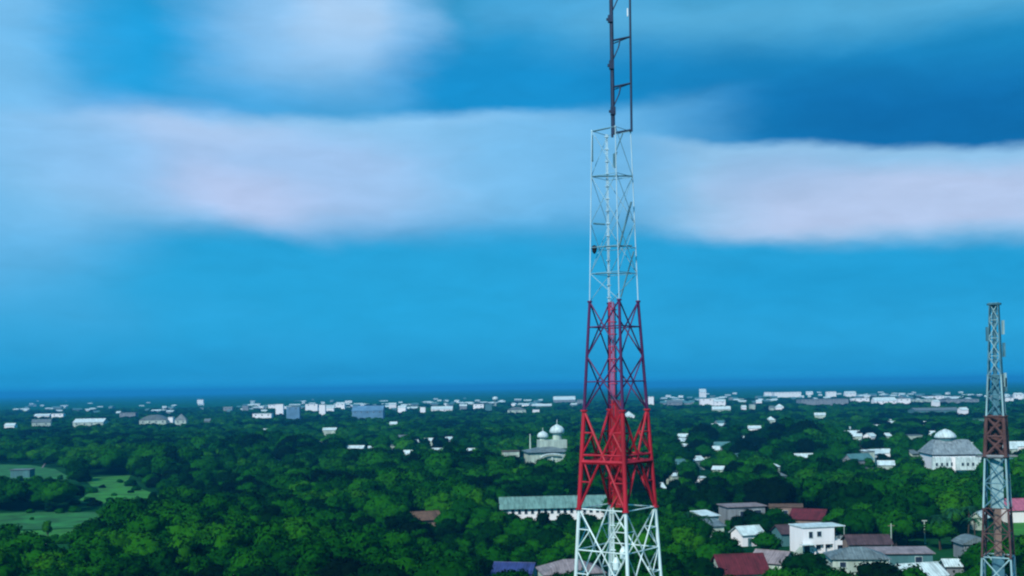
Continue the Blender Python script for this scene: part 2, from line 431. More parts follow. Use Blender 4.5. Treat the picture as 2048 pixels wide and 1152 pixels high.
# feeder tray running up the middle and its clamps
def tray(name, m, y0, y1, x0, x1, yy=0.0, parent=T1, d=0.12):
    b = MB(); n = max(3, int(round((x1 - x0) / 0.11))); z0, z1 = zt(y1), zt(y0)
    rr = random.Random(int(y0))
    for i in range(n):          # feeder cables side by side
        x = x0 + (x1 - x0) * (i + .5) / n; w = (x1 - x0) / n
        b.tube((x, yy + rr.uniform(-.05, .05), z0), (x + rr.uniform(-.02, .02), yy + rr.uniform(-.05, .05), z1), w * rr.uniform(.26, .46), None, 7)
    z = z0 + .3
    while z < z1:               # cross ties of the tray
        b.box(x0 - .06, x1 + .06, yy - .07, yy + .07, z - .035, z + .035); z += .9
    return b.build(name, M[m], parent)
tray('cable_tray', 'tower_pale', 268, 603, -0.44, -0.26)
tray('cable_tray', 'tower_rose', 603, 800, -0.42, -0.02)
tray('cable_tray', 'tower_red_silhouette', 606, 800, 0.0, 0.16, 0.3)
tray('cable_tray', 'tower_red', 800, 1015, -0.35, 0.52)
tray('cable_tray', 'tower_white', 1015, 1900, -0.5, -0.2, 0.3)
cl = MB()
for y in range(1040, 1152, 34): cl.box(-0.62, -0.15, -2.9 * (1 + 0), -2.6, zt(y) - 0.1, zt(y) + 0.1)
# work platform where the two red sections meet the darker brace belt
pf = MB(); zz = zt(922)
for i in range(4):
    a, b_ = corner1(i, zz), corner1((i + 1) % 4, zz)
    pf.tube(a, b_, 0.16)
    pf.tube(a * 0.55 + Vector((0, 0, zz * 0.45)), b_ * 0.55 + Vector((0, 0, zz * 0.45)), 0.12)
    a2 = a.copy(); b2 = b_.copy(); a2.z += 1.1; b2.z += 1.1
pf.build('platform', M['tower_red'], T1)
# central red inner bracing, a slim spine
sp = MB()
ysn = [820, 870, 922, 968, 1015]
for a, b_ in zip(ysn[:-1], ysn[1:]):
    sp.tube((-0.5, -0.3, zt(a)), (0.6, 0.3, zt(b_)), 0.07); sp.tube((0.6, 0.3, zt(a)), (-0.5, -0.3, zt(b_)), 0.07)
sp.build('inner_bracing', M['tower_red'], T1)
# slim dark mast on top: legs at px 1224 and 1262
mroot = T1
# px offset from tower axis; the axis is leaned in the picture by the camera roll so solve per y
axx = T1.location.x
def offx(px, y): return at(px, y, D1).x - axx
zA, zB = zt(266), zt(-120)
xl0, xl1 = offx(1227, 266), offx(1221, -120)
xr0, xr1 = offx(1263, 258), offx(1258.5, -120)
mast = MB(); mast.tube((xl0, 0, zA), (xr0, 0.0, zt(260)), 0.075)
rungs = []
for y in (170, 77, -20, -110):
    t = (266 - y) / 386.0
    a = Vector((xl0 + (xl1 - xl0) * t, 0, zt(y + 4))); b_ = Vector((xr0 + (xr1 - xr0) * t, 0, zt(y - 3)))
    rg = MB(); rungs.append(rg)
    rg.tube(a, b_, 0.075)
    c = a.lerp(b_, 0.45); d0 = Vector((a.x + 0.05, 0, zt(y + 42)))
    mid = c.lerp(d0, 0.5) + Vector((0.12, 0, 0.1))
    rg.tube(c, mid, 0.055); rg.tube(mid, d0, 0.05)
    bk = Vector((a.x, 0.9, a.z)); 
    rg.tube(a, bk, 0.04); rg.tube(b_, bk, 0.04)
ms = mast.build('top_mast', M['mast_silhouette'], T1)
for rg in rungs: rg.build('rung', M['mast_silhouette'], ms)
MB().tube((xl0, 0, zA - 0.1), (xl1, 0, zB), 0.125, 0.11, 8).build('leg', M['mast_silhouette'], ms)
MB().tube((xr0, 0, zA + 0.1), (xr1, 0, zB), 0.085, 0.075, 8).build('leg', M['mast_silhouette'], ms)
MB().tube((xl0, 0.9, zA - 0.1), (xl1, 0.9, zB), 0.09, 0.08, 8).build('leg', M['mast_silhouette'], ms)
for y, px, w, h in ((38, 1220.5, 0.34, 0.5), (130, 1223, 0.34, 0.62), (222, 1226, 0.36, 0.55)):
    x = offx(px, y)
    c = MB().box(x - w / 2, x + w / 2, -0.2, 0.12, zt(y) - h / 2, zt(y) + h / 2)
    c.box(x - w / 2 - 0.12, x - w / 2 + 0.02, -0.1, 0.05, zt(y) - h * 0.2, zt(y) + h * 0.1)
    c.build('clamp_box', M['mast_silhouette'], T1)
x = offx(1255, 26); MB().tube((x, -0.1, zt(34)), (x, -0.1, zt(18)), 0.05, 0.05, 8).build('small_antenna', M['white_paint'], T1)
# top frame of the white section, its panel antennas and fittings
x = offx(1184.5, 295); MB().box(x - 0.06, x + 0.06, -0.12, 0.12, zt(322), zt(270)).build('panel_antenna', M['teal_steel'], T1)
x = offx(1229, 320)
MB().prism([(x - 0.1, zt(335)), (x + 0.1, zt(335)), (x + 0.14, zt(312)), (x + 0.22, zt(304)), (x - 0.1, zt(308))], -0.1, 0.1).build('panel_antenna', M['teal_steel'], T1)
x = offx(1188.5, 498)
MB().lathe([(0.05, zt(507)), (0.15, zt(503)), (0.19, zt(497)), (0.17, zt(492)), (0.05, zt(490))], 10, x, -0.1).build('camera_housing', M['black'], T1)
MB().tube((offx(1185, 262), 0, zt(262)), (offx(1220, 255), 0, zt(255)), 0.06).build('antenna_arm', M['teal_steel'], T1)
MB().tube((offx(1187, 493), 0, zt(493)), (offx(1264, 492), 0, zt(492)), 0.06).build('antenna_arm', M['teal_steel'], T1)
MB().tube((offx(1262, 405), -0.2, zt(405)), (offx(1236, 500), -0.2, zt(500)), 0.08).build('antenna_arm', M['teal_steel'], T1)
MB().tube((offx(1267, 504), -0.2, zt(504)), (offx(1241, 595), -0.2, zt(595)), 0.06).build('antenna_arm', M['teal_steel'], T1)
MB().tube((offx(1245, 268), -0.2, zt(268)), (offx(1230, 306), -0.2, zt(306)), 0.05).build('antenna_arm', M['teal_steel'], T1)
MB().tube((offx(1183, 353), -0.2, zt(353)), (offx(1264, 353), -0.2, zt(353)), 0.06).build('antenna_arm', M['teal_steel'], T1)
MB().tube((offx(1186, 447), -0.2, zt(447)), (offx(1210, 449), -0.2, zt(449)), 0.07).build('antenna_arm', M['teal_steel'], T1)
MB().tube((offx(1190, 547), -0.2, zt(547)), (offx(1262, 547), -0.2, zt(547)), 0.05).build('antenna_arm', M['teal_steel'], T1)
for px, y in ((1246, 1108), (1226, 1120)):
    x = offx(px, y); MB().lathe([(0.06, zt(y + 14)), (0.24, zt(y + 8)), (0.26, zt(y - 6)), (0.08, zt(y - 16))], 12, x, -0.2 if px > 1240 else -2.4).build('junction_box', M['tower_white'], T1)
FOOT.append((T1.location.x, D1, 8))

D2 = 180.0
T2HW = [(604, 11), (750, 17), (910, 27), (1015, 32), (1152, 39.5)]
T2, corner2, half2 = tower('lattice_tower', 1996, D2, 14, T2HW, [
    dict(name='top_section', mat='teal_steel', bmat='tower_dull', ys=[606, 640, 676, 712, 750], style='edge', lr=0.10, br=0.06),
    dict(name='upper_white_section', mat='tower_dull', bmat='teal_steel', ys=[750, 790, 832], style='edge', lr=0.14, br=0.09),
    dict(name='upper_red_section', mat='hazed_rust', bmat='hazed_rust', ys=[832, 872, 912], style='edge', lr=0.3, br=0.2),
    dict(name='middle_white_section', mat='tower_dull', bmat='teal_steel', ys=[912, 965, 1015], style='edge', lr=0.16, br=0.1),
    dict(name='lower_red_section', mat='hazed_rust', bmat='hazed_rust', ys=[1015, 1065, 1112], style='edge', lr=0.17, br=0.09),
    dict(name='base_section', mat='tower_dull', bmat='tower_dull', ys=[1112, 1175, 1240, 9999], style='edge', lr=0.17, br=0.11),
], 0, 0.12, 0.06)
tag(T2, 'smaller hazy red and white lattice tower standing at the right edge', 'tower')
zt2 = lambda y: at(1990, y, D2).z
def col2(nm, m, y0, y1, w):
    MB().box(-w, w, -0.3, 0.3, zt2(y1), zt2(y0)).build(nm, M[m], T2)
col2('cable_tray', 'teal_steel', 612, 750, 0.22)
col2('cable_tray', 'teal_steel', 750, 832, 0.5)
col2('cable_tray', 'hazed_rust', 832, 914, 0.9)
col2('cable_tray', 'tower_dull', 914, 1018, 0.95)
col2('cable_tray', 'wall_brown', 1018, 1112, 0.5)
col2('cable_tray', 'teal_steel', 1112, 1400, 0.9)
b = MB(); z0 = zt2(607)
b.lathe([(1.1, z0 - 0.25), (1.15, z0), (0.9, z0 + 0.1)], 12); b.lathe([(0.45, z0 - 1.5), (0.45, z0 - 0.2)], 10); b.build('top_platform', M['teal_steel'], T2)
for i, (y, s) in enumerate(((668, -1), (655, 1), (700, 1), (760, 1), (770, 1))):
    x = s * (1.25 + 0.1 * i)
    MB().box(x - 0.16, x + 0.16, -0.35, 0.1, zt2(y + 14), zt2(y - 14)).build('panel_antenna', M['tower_dull' if i % 2 else 'teal_steel'], T2)
b = MB()
z0 = zt2(912)
for i in range(4): b.tube(corner2(i, z0) * 1.0, corner2((i + 1) % 4, z0), 0.3)
b.box(-3.2, 3.2, -0.6, 0.6, z0 - 0.15, z0 + 0.1)
b.build('platform', M['wall_grey'], T2)
FOOT.append((T2.location.x, D2, 8))
KEEP.append((1955, 2036, 915, 1152, D2, 0.2))

# ------------------------------------------------------------------ buildings
def window_part(root, x0, x1, z0, z1, y, wallside='front', fm='roof_white', pane='glass'):
    """framed window proud of a front (-Y) wall at y, or of a side (+X) wall at x=y"""
    f = MB(); t = 0.09
    def bx(m, a0, a1, c0, c1, d0, d1):
        if wallside == 'front': m.box(a0, a1, y - d1, y - d0, c0, c1)
        else: m.box(y + d0, y + d1, a0, a1, c0, c1)
    bx(f, x0, x1, z1 - t, z1, 0.0, 0.08); bx(f, x0, x1, z0, z0 + t, 0.0, 0.11)
    bx(f, x0, x0 + t, z0 + t, z1 - t, 0.0, 0.08); bx(f, x1 - t, x1, z0 + t, z1 - t, 0.0, 0.08)
    w = f.build('window', M[fm], root)
    p = MB(); bx(p, x0 + t, x1 - t, z0 + t, z1 - t, 0.004, 0.03); p.build('pane', M[pane], w)
    return w

def gable(b, x0, x1, y0, y1, z, h, oh=0.5, th=0.12, axis='x', ridges=True):
    """gabled sheet roof with thickness; ridge along axis"""
    if axis == 'x':
        ym = (y0 + y1) / 2; s = h / ((y1 - y0) / 2)
        pts = [(y0 - oh, z - oh * s), (ym, z + h), (y1 + oh, z - oh * s), (y1 + oh, z - oh * s + th), (ym, z + h + th), (y0 - oh, z - oh * s + th)]
        b.prismx(pts, x0 - oh, x1 + oh)
        if ridges:
            b.tube((x0 - oh, ym, z + h + th), (x1 + oh, ym, z + h + th), 0.14)
    else:
        xm = (x0 + x1) / 2; s = h / ((x1 - x0) / 2)
        pts = [(x0 - oh, z - oh * s), (xm, z + h), (x1 + oh, z - oh * s), (x1 + oh, z - oh * s + th), (xm, z + h + th), (x0 - oh, z - oh * s + th)]
        b.prism(pts, y0 - oh, y1 + oh)
        if ridges: b.tube((xm, y0 - oh, z + h + th), (xm, y1 + oh, z + h + th), 0.14)
    return b
def gable_walls(b, x0, x1, y0, y1, z, h, axis='x'):
    if axis == 'x':
        b.prismx([(y0, 0), (y1, 0), (y1, z), ((y0 + y1) / 2, z + h - 0.02), (y0, z)], x0, x1)
    else:
        b.prism([(x0, 0), (x1, 0), (x1, z), ((x0 + x1) / 2, z + h - 0.02), (x0, z)], y0, y1)
    return b
def hip(b, x0, x1, y0, y1, z, h, oh=0.6, ins=None, th=0.15):
    X0, X1, Y0, Y1 = x0 - oh, x1 + oh, y0 - oh, y1 + oh
    ins = (Y1 - Y0) / 2 if ins is None else ins
    ym = (Y0 + Y1) / 2
    b.box(X0, X1, Y0, Y1, z - th, z)
    b.add([(X0, Y0, z+0.001), (X1, Y0, z+0.001), (X1, Y1, z+0.001), (X0, Y1, z+0.001), (X0 + ins, ym, z + h), (X1 - ins, ym, z + h)],
          [(0, 1, 5, 4), (1, 2, 5), (2, 3, 4, 5), (3, 0, 4)])
    return b

def keep(x0, x1, y0, y1, d, ov=0.15): KEEP.append((x0, x1, y0, y1, d, ov))

def house(name, cx, ybase, w, dp, h, rz, wall, roofm, roof='gable', rh=1.8, axis='x', label='', cat='house', wins=(), doors=(), sidewins=(), group=None, see=None, Y=None, oh=0.5):
    p = onz(cx, ybase, 0) if Y is None else at(cx, ybase, Y)
    root = empty(name, (p.x, p.y, 0), rz); tag(root, label, cat, group)
    x0, x1, y0, y1 = -w / 2, w / 2, 0, dp
    b = MB()
    if roof == 'gable': gable_walls(b, x0, x1, y0, y1, h, rh, axis)
    else: b.box(x0, x1, y0, y1, 0, h)
    b.build('wall', M[wall], root)
    r = MB()
    if roof == 'gable': gable(r, x0, x1, y0, y1, h + 0.03, rh, oh, 0.12, axis)
    elif roof == 'hip': hip(r, x0, x1, y0, y1, h + 0.16, rh, oh)
    elif roof == 'pyramid': hip(r, x0, x1, y0, y1, h + 0.16, rh, oh, (w + 2 * oh) / 2 - 0.01)
    elif roof == 'flat':
        r.box(x0 - oh, x1 + oh, y0 - oh, y1 + oh, h + 0.002, h + 0.25)
    elif roof == 'parapet':
        r.box(x0 - .05, x1 + .05, y0 - .05, y1 + .05, h + 0.002, h + 0.12)
        for q in ((x0 - .1, x1 + .1, y0 - .1, y0 + .1), (x0 - .1, x1 + .1, y1 - .1, y1 + .1), (x0 - .1, x0 + .1, y0 + .1, y1 - .1), (x1 - .1, x1 + .1, y0 + .1, y1 - .1)):
            r.box(q[0], q[1], q[2], q[3], h + 0.122, h + 0.7)
    elif roof == 'barrel':
        pts = [(x0 - oh + (w + 2 * oh) * i / 12, h + 0.05 + rh * math.sin(math.pi * i / 12)) for i in range(13)]
        r.prism(pts, y0 - oh, y1 + oh)
    elif roof == 'lean':
        r.prismx([(y0 - oh, h), (y1 + oh, h + rh), (y1 + oh, h + rh + .15), (y0 - oh, h + .15)], x0 - oh, x1 + oh)
    r.build('roof', M[roofm], root)
    for (a, b_, c, d) in wins: window_part(root, a, b_, c, d, y0)
    for (a, b_, c, d) in sidewins: window_part(root, a, b_, c, d, x1, 'side')
    for (a, b_, d) in doors:
        dr = MB().box(a, b_, y0 - 0.07, y0 - 0.002, 0, d).build('door', M['wall_teal'], root)
    FOOT.append((p.x - math.sin(R(rz)) * dp / 2, p.y + math.cos(R(rz)) * dp / 2, max(w, dp) * 0.5 + 1.5))
    if see: keep(*see, p.y, 0.45 if (see[3] > 1000 and see[0] > 1300) else .1)
    return root

def gpx(cx, y):      # metres per pixel on the ground there
    return onz(cx, y, 0).y / F

# --- bright white two storey house
hp = onz(1638, 1108, 0)
wh = empty('two_storey_house', (hp.x, hp.y, 0), 12)
tag(wh, 'bright white two storey house with balcony, the whitest and most detailed one', 'house')
s = gpx(1640, 1106)
w_, d_, h_ = 8.4, 7.0, 6.5
b = MB().box(-w_/2, w_/2, 0, d_, 2.9, h_)
b.box(-w_/2, w_/2, 0.9, d_, 0, 2.9)
for x in (-w_/2, -1.1, 1.4, w_/2 - 0.35): b.box(x, x + 0.35, 0, 0.3, 0, 2.898)
b.box(-w_/2 + .352, w_/2 - .352, 0.02, 0.28, 2.3, 2.898)
b.build('wall', M['wall_white'], wh)
r = MB().box(-w_/2 - 0.2, w_/2 + 0.2, -0.25, d_ + 0.3, h_ + 0.002, h_ + 0.22)
r.box(w_/2 + 0.202, w_/2 + 3.1, 0.2, d_ + 0.1, h_ - 0.05, h_ + 0.13); r.build('roof', M['roof_white'], wh)
for (a, b_, c, dd) in ((-2.7, -1.5, 3.9, 5.6), (-0.5, 0.8, 4.2, 5.6)): window_part(wh, a, b_, c, dd, 0, pane='glass')
for (a, b_, c, dd) in ((-3.6, -1.9, 0.3, 2.2), (-0.4, 1.0, 0.8, 2.1), (2.0, 3.6, 1.1, 2.2)): window_part(wh, a, b_, c, dd, 0.9)
bal = MB().box(w_/2 + .002, w_/2 + 2.9, 0.2, d_, 2.8, 3.0)
bal.box(w_/2 + 2.6, w_/2 + 2.9, 0.2, 0.5, 0, 2.798); bal.box(w_/2 + .002, w_/2 + 2.9, 0.21, 0.4, 1.9, 2.798)
bal.box(w_/2 + .002, w_/2 + 0.9, 0.22, 0.42, 0, 1.898)
bal.build('balcony', M['wall_white'], wh)
rl = MB()
for z in (3.4, 3.75, 4.05): rl.tube((w_/2 + 0.05, 0.3, z), (w_/2 + 2.75, 0.3, z), 0.035); rl.tube((w_/2 + 2.75, 0.3, z), (w_/2 + 2.75, d_, z), 0.035)
rl.tube((w_/2 + 2.75, 0.3, 3.0), (w_/2 + 2.75, 0.3, h_ - .05), 0.07)
for x in (0.9, 1.8): rl.tube((w_/2 + x, 0.3, 3.0), (w_/2 + x, 0.3, 4.05), 0.03)
rl.build('railing', M['roof_white'], wh)
MB().box(w_/2 + .01, w_/2 + .06, 1.0, d_ - 1.0, 3.1, 5.6).build('balcony_door', M['glass'], wh)
MB().box(w_/2 + 1.0, w_/2 + 2.0, 0.6, 0.7, 0, 1.9).build('door', M['glass'], wh)
MB().box(-w_/2 - 1.0, -1.6, -1.6, -0.02, 2.45, 2.6).build('awning', M['roof_white'], wh)
st = MB()
for i in range(7): st.box(-w_/2 - 2.8 + i * .3, -w_/2 - 2.5 + i * .3, -1.2, 0.0, 0, 0.3 + .3 * i)
st.build('steps', M['wall_pale'], wh)
FOOT.append((hp.x + 1, hp.y + 4, 9)); keep(1592, 1704, 1050, 1108, hp.y, 0)

# --- long school hall with green roof
gp = onz(1115, 1040, 0); s = gp.y / F
house('school_building', 1113, 1040, 34.0, 7, 4.4, 3.5, 'wall_white', 'roof_green', 'gable', 2.6, 'x',
      'long low hall with dull green metal roof and white walls behind the tall tower', 'school building',
      wins=[(-14.2 + i * 2.05, -13.1 + i * 2.05, 2.0, 3.7) for i in range(14)], doors=[(-16.5, -15.3, 3.4), (15.0, 16.1, 3.2)],
      see=(998, 1212, 982, 1034), oh=0.9)
# --- domed mosque, two white domes
def dome(mb, cx, cy, z, r, onion=1.0, n=20):
    prof = [(r * 0.92, z), (r * 1.0, z + r * .18), (r * .98, z + r * .4), (r * .85, z + r * .68), (r * .6, z + r * .9), (r * .3, z + r * 1.05), (r * .1, z + r * 1.16), (0.02, z + r * 1.3)]
    return mb.lathe([(a, b * onion + z * (1 - onion)) for a, b in prof], n, cx, cy)
mp_ = onz(1101, 930, 0); s = mp_.y / F
mq = empty('mosque', (mp_.x, mp_.y, 0), 8)
tag(mq, 'mosque with two white domes above a grey roof left of the tall tower', 'mosque')
k = s
def zz_(y): return at(1090, y, mp_.y).z
MB().box(-42*k, 36*k, 0, 20, 0, zz_(906)).build('wall', M['wall_pale'], mq)
r = MB(); hip(r, -42*k, 42*k, 0, 20, zz_(904), zz_(893) - zz_(904) , 1.2, 12); r.build('roof', M['roof_grey'], mq)
MB().box(-16*k, 40*k, 8, 18, zz_(899), zz_(882)).build('upper_storey', M['wall_pale'], mq)
MB().lathe([(7*k, zz_(900)), (7*k, zz_(874))], 16, -7*k, 12).build('drum', M['wall_pale'], mq)
MB().lathe([(9.5*k, zz_(900)), (9.5*k, zz_(865))], 16, 24*k, 14).build('drum', M['wall_pale'], mq)
d1 = dome(MB(), -7*k, 12, zz_(877), 11.5*k, 1.0); d1.tube((-7*k, 12, zz_(864)), (-7*k, 12, zz_(857)), .3, .1); d1.build('dome', M['roof_white'], mq, True)
d1 = dome(MB(), 24*k, 14, zz_(869), 15.5*k, 1.0); d1.tube((24*k, 14, zz_(850)), (24*k, 14, zz_(841)), .35, .1); d1.build('dome', M['roof_white'], mq, True)
b = MB()   # arched white porch in front
for i in range(8):
    a0, a1 = math.pi * i / 8, math.pi * (i + 1) / 8
    b.tube((3*k - 22*k*math.cos(a0), -1.5, zz_(914) + 6*k*math.sin(a0)), (3*k - 22*k*math.cos(a1), -1.5, zz_(914) + 6*k*math.sin(a1)), .45)
for x in (-19*k, 3*k, 25*k): b.tube((x, -1.5, 0), (x, -1.5, zz_(914)), .4)
b.build('porch', M['roof_white'], mq)
b = MB().tube((-38*k, 4, zz_(898)), (-38*k, 4, zz_(868)), .5, .3, 8); b.build('minaret', M['wall_pale'], mq)
FOOT.append((mp_.x, mp_.y + 10, 20)); keep(1045, 1134, 846, 924, mp_.y, 0)

# --- right: dome above big grey roof
rp = onz(1909, 944, 0); k = rp.y / F
rm = empty('domed_hall', (rp.x, rp.y, 0), -6)
tag(rm, 'large hall with one flattened white dome above grey sloping roof on the right', 'mosque')
def zq(y): return at(1900, y, rp.y).z
b = MB().box(-42*k, 52*k, 0, 22, 0, zq(912)); b.build('wall', M['wall_white'], rm)
r = MB()
r.add([(-45*k, -1, zq(909)), (54*k, -1, zq(909)), (54*k, 24, zq(909)), (-45*k, 24, zq(909)), (-26*k, 9, zq(882)), (40*k, 9, zq(882)), (40*k, 15, zq(882)), (-26*k, 15, zq(882))],
      [(0,3,2,1),(4,5,6,7),(0,1,5,4),(1,2,6,5),(2,3,7,6),(3,0,4,7)])
r.build('roof', M['hall_roof'], rm)
MB().lathe([(19*k, zq(884)), (19*k, zq(878))], 24, -2*k, 12).build('drum', M['wall_teal'], rm)
MB().lathe([(22*k, zq(878)), (21.5*k, zq(875)), (18*k, zq(869.5)), (11*k, zq(864)), (4*k, zq(861)), (.02, zq(860))], 24, -2*k, 12).build('dome', M['roof_white'], rm, True)
for x0, x1 in ((-44, -8), (2, 50)): MB().box(x0*k, x1*k, -1.2, -0.02, zq(940), zq(914)).build('porch', M['roof_white'], rm)
for i in range(9): 
    if i not in (4,): window_part(rm, (-38 + i*10)*k, (-33 + i*10)*k, zq(932), zq(925), -1.2 if (i < 3 or 4 < i < 8) else 0, fm='wall_pale')
FOOT.append((rp.x, rp.y + 11, 17)); keep(1856, 1960, 860, 938, rp.y, 0)

# --- settlement lower right
house('flat_roofed_house', 1494, 1050, 11.5, 8, 5.4, 10, 'wall_grey', 'roof_lilac', 'flat', label='grey house with pale flat roof edge, widest of the roofs above the small white house',
      wins=[(-2.2, -0.8, 1.6, 4.2), (2.2, 4.6, 2.6, 4.4)], doors=[(0.6, 1.8, 2.4)], see=(1452, 1520, 998, 1030), oh=0.5)
house('brown_house', 1572, 1048, 9.5, 8, 5.0, -14, 'wall_brown', 'roof_brown', 'flat', label='brown block house beside the grey flat roofed house', 
      wins=[(-3.9, -2.2, 2.4, 4.0), (-1.0, 0.6, 2.2, 4.1)], see=(1530, 1586, 1000, 1030), oh=0.3)
house('red_roofed_house', 1612, 1062, 9.0, 9, 3.4, -28, 'wall_brown', 'roof_red', 'gable', 2.2, 'x', label='house with dusky red roof just above the white two storey house', see=(1582, 1640, 1014, 1040))
house('dark_roofed_house', 1588, 1092, 6.5, 6, 3.4, 12, 'wall_teal', 'roof_purple', 'gable', 1.6, 'x', label='blue grey shed tucked against the left of the white two storey house', see=(1572, 1600, 1050, 1085))
house('small_house', 1507, 1092, 6.2, 6, 3.1, 18, 'wall_white', 'roof_white', 'gable', 1.6, 'x', label='small white house with bright white sloping roof among trees', 
      wins=[(0.6, 1.9, 1.1, 2.3)], doors=[(-1.6, -.6, 2.1)], see=(1482, 1544, 1047, 1082))
house('tin_roofed_shack', 1424, 1062, 5.0, 6, 4.2, 28, 'wall_pale', 'roof_white', 'lean', 1.0, label='pale shack with patchy tin roof near the grey flat roofed house', wins=[(-1.4, -0.2, 2.2, 3.3)], see=(1410, 1446, 1016, 1048))
house('tin_roofed_shack', 1431, 1086, 5.0, 6, 4.4, 14, 'wall_pale', 'roof_grey', 'lean', 1.2, label='greenish grey shack below the patchy tin roofed one', see=(1410, 1448, 1048, 1074))
house('red_roofed_house', 1492, 1185, 9.5, 9, 3.9, 6, 'wall_pale', 'roof_red', 'gable', 3.0, 'x', label='house with deep red roof at the bottom edge right of the tall tower', see=(1432, 1545, 1122, 1152))
house('small_house', 1532, 1160, 7.0, 8, 3.8, -35, 'wall_pale', 'roof_lilac', 'gable', 1.8, 'x', label='house with pale lilac roof overlapping the deep red roof', see=(1502, 1552, 1108, 1146))
house('grey_roofed_house', 1722, 1178, 11.0, 8, 6.0, -6, 'wall_pale', 'roof_grey', 'hip', 1.8, label='pale green walled house with grey hipped roof below the white two storey house', 
      wins=[(0.4, 2.0, 4.2, 5.3), (-4.2, -2.8, 4.3, 5.5)], sidewins=[(2, 3.4, 3.8, 5.2)], see=(1672, 1760, 1095, 1152))
house('purple_roofed_house', 1742, 1124, 9.5, 7, 4.2, -3, 'wall_brown', 'roof_purple', 'gable', 1.5, label='house with dark purple roof behind the grey hipped roof', see=(1706, 1778, 1084, 1102))
house('long_house', 1802, 1150, 13.5, 6, 4.6, -4, 'wall_teal', 'roof_lilac', 'lean', 0.5, label='long teal walled house with thin pale roof edge', wins=[(-4, -2.4, 2.4, 3.9), (3.0, 4.6, 2.2, 4.0)], see=(1752, 1852, 1102, 1128))
house('blue_roofed_house', 1856, 1186, 8.5, 7, 3.4, 14, 'wall_teal', 'roof_white', 'gable', 1.8, label='house with bluish white roof at the bottom edge beside the smaller tower', see=(1822, 1892, 1130, 1152))
house('small_shed', 1914, 1160, 4.2, 4, 3.0, -5, 'wall_grey', 'roof_white', 'gable', 0.9, label='little shed with speckled white roof between bluish roof and smaller tower', see=(1897, 1934, 1126, 1142))
house('small_shed', 1953, 1060, 3.4, 5, 3.4, -40, 'wall_pale', 'roof_white', 'gable', 1.4, axis='y', label='tiny white gabled shed just left of the smaller tower', see=(1942, 1966, 1020, 1040))
house('pink_roofed_house', 2052, 1046, 9.5, 9, 3.9, 4, 'wall_white', 'roof_pink', 'gable', 2.6, label='house with dusty pink roof at the right edge', see=(2012, 2048, 986, 1030))
house('round_roofed_hut', 1956, 1120, 6.6, 6, 3.6, 0, 'wall_grey', 'roof_grey', 'barrel', 1.6, label='hut with rounded grey roof at the foot of the smaller tower', see=(1932, 1975, 1076, 1100))
house('blue_roofed_house', 1022, 1180, 8.0, 7, 3.2, -14, 'wall_pale', 'roof_blue', 'gable', 1.8, label='house with deep blue roof at the bottom edge left of the tall tower', see=(990, 1060, 1134, 1152))
house('lilac_roofed_house', 1150, 1190, 12.0, 9, 4.2, 8, 'wall_pale', 'roof_lilac', 'hip', 2.2, label='house with dull lilac roof behind the feet of the tall tower', see=(1098, 1226, 1134, 1152))
house('brown_roofed_house', 856, 1062, 8.0, 7, 3.4, 20, 'wall_brown', 'roof_brown', 'gable', 1.9, label='lone brown roof peeping out of the woodland left of the green roofed hall', see=(836, 876, 1024, 1042))

# --- middle distance roofs.  x0, x1, ytop, ybot, wall, roof, type, rot, label
MIDS = [
 (690,727,892,902,'wall_pale','roof_white','gable',-8,'small shed with pale green white roof alone in mid woodland'),
 (737,748,893,899,'wall_pale','roof_white','gable',10,'tiny pale hut right of the pale green white shed'),
 (776,792,890,898,'wall_pale','roof_grey','flat',0,'dull pale hut, last to the right of three in mid woodland'),
 (1006,1040,902,918,'wall_pale','roof_brown','flat',8,'tan block house left of the two domed mosque'),
 (1424,1446,934,944,'wall_pale','roof_white','gable',-20,'small white roofed hut right of the tall tower'),
 (1344,1362,948,956,'wall_pale','roof_white','gable',15,'small pale hut right beside the tall tower'),
 (1392,1413,955,961,'wall_white','roof_white','flat',0,'low flat white roof in woodland right of the tall tower'),
 (1542,1562,929,938,'wall_pale','roof_white','gable',25,'tilted white hut above the settlement'),
 (1564,1574,948,956,'wall_pale','roof_grey','gable',25,'tiny grey hut below the tilted white hut'),
 (1319,1331,968,984,'wall_white','roof_white','gable',10,'narrow white hut beside the red legs of the tall tower'),
 (1704,1724,868,877,'wall_pale','roof_white','gable',-14,'small tilted white roof left of the single dome hall'),
 (1769,1784,867,877,'wall_pale','roof_white','gable',8,'small peaked white hut left of the single dome hall'),
 (1811,1846,870,877,'wall_pale','roof_grey','flat',0,'long thin pale roof just left of the single dome hall'),
 (1729,1751,902,920,'wall_pale','roof_grey','parapet',10,'pale grey block left of the single dome hall'),
 (1765,1781,899,912,'wall_white','roof_white','gable',-10,'small white peaked hut beside the pale grey block'),
 (1757,1789,923,937,'wall_pale','roof_white','gable',-14,'light green roofed house below the pale grey block'),
 (1821,1842,901,913,'wall_pale','roof_grey','gable',30,'small slanting grey roof next to the single dome hall'),
 (2018,2075,884,901,'wall_white','roof_white','gable',-4,'white roofed house at the right edge behind the smaller tower'),
 (20,60,939,944,'wall_teal','roof_grey','flat',3,'low pale strip of a shed on the field at the left edge'),
 (645,673,856,864,'wall_pale','roof_white','gable',2,'low pale shed above the mid woodland left of centre'),
 (779,794,844,852,'wall_pale','roof_white','gable',0,'small pale hut under the line of distant white buildings'),
 (1246,1270,823,838,'wall_white','roof_white','pyramid',0,'white pyramid roofed pavilion seen through the tall tower'),
 (1535,1551,833,845,'wall_pale','roof_white','pyramid',0,'small pale pointed roof below the distant white buildings'),
 (1629,1651,826,838,'wall_pale','roof_white','gable',-16,'slanted pale roof below the distant long white roofs'),
 (1944,2002,837,844,'roof_green','field_teal','flat',0,'long thin green roof behind the smaller tower'),
]
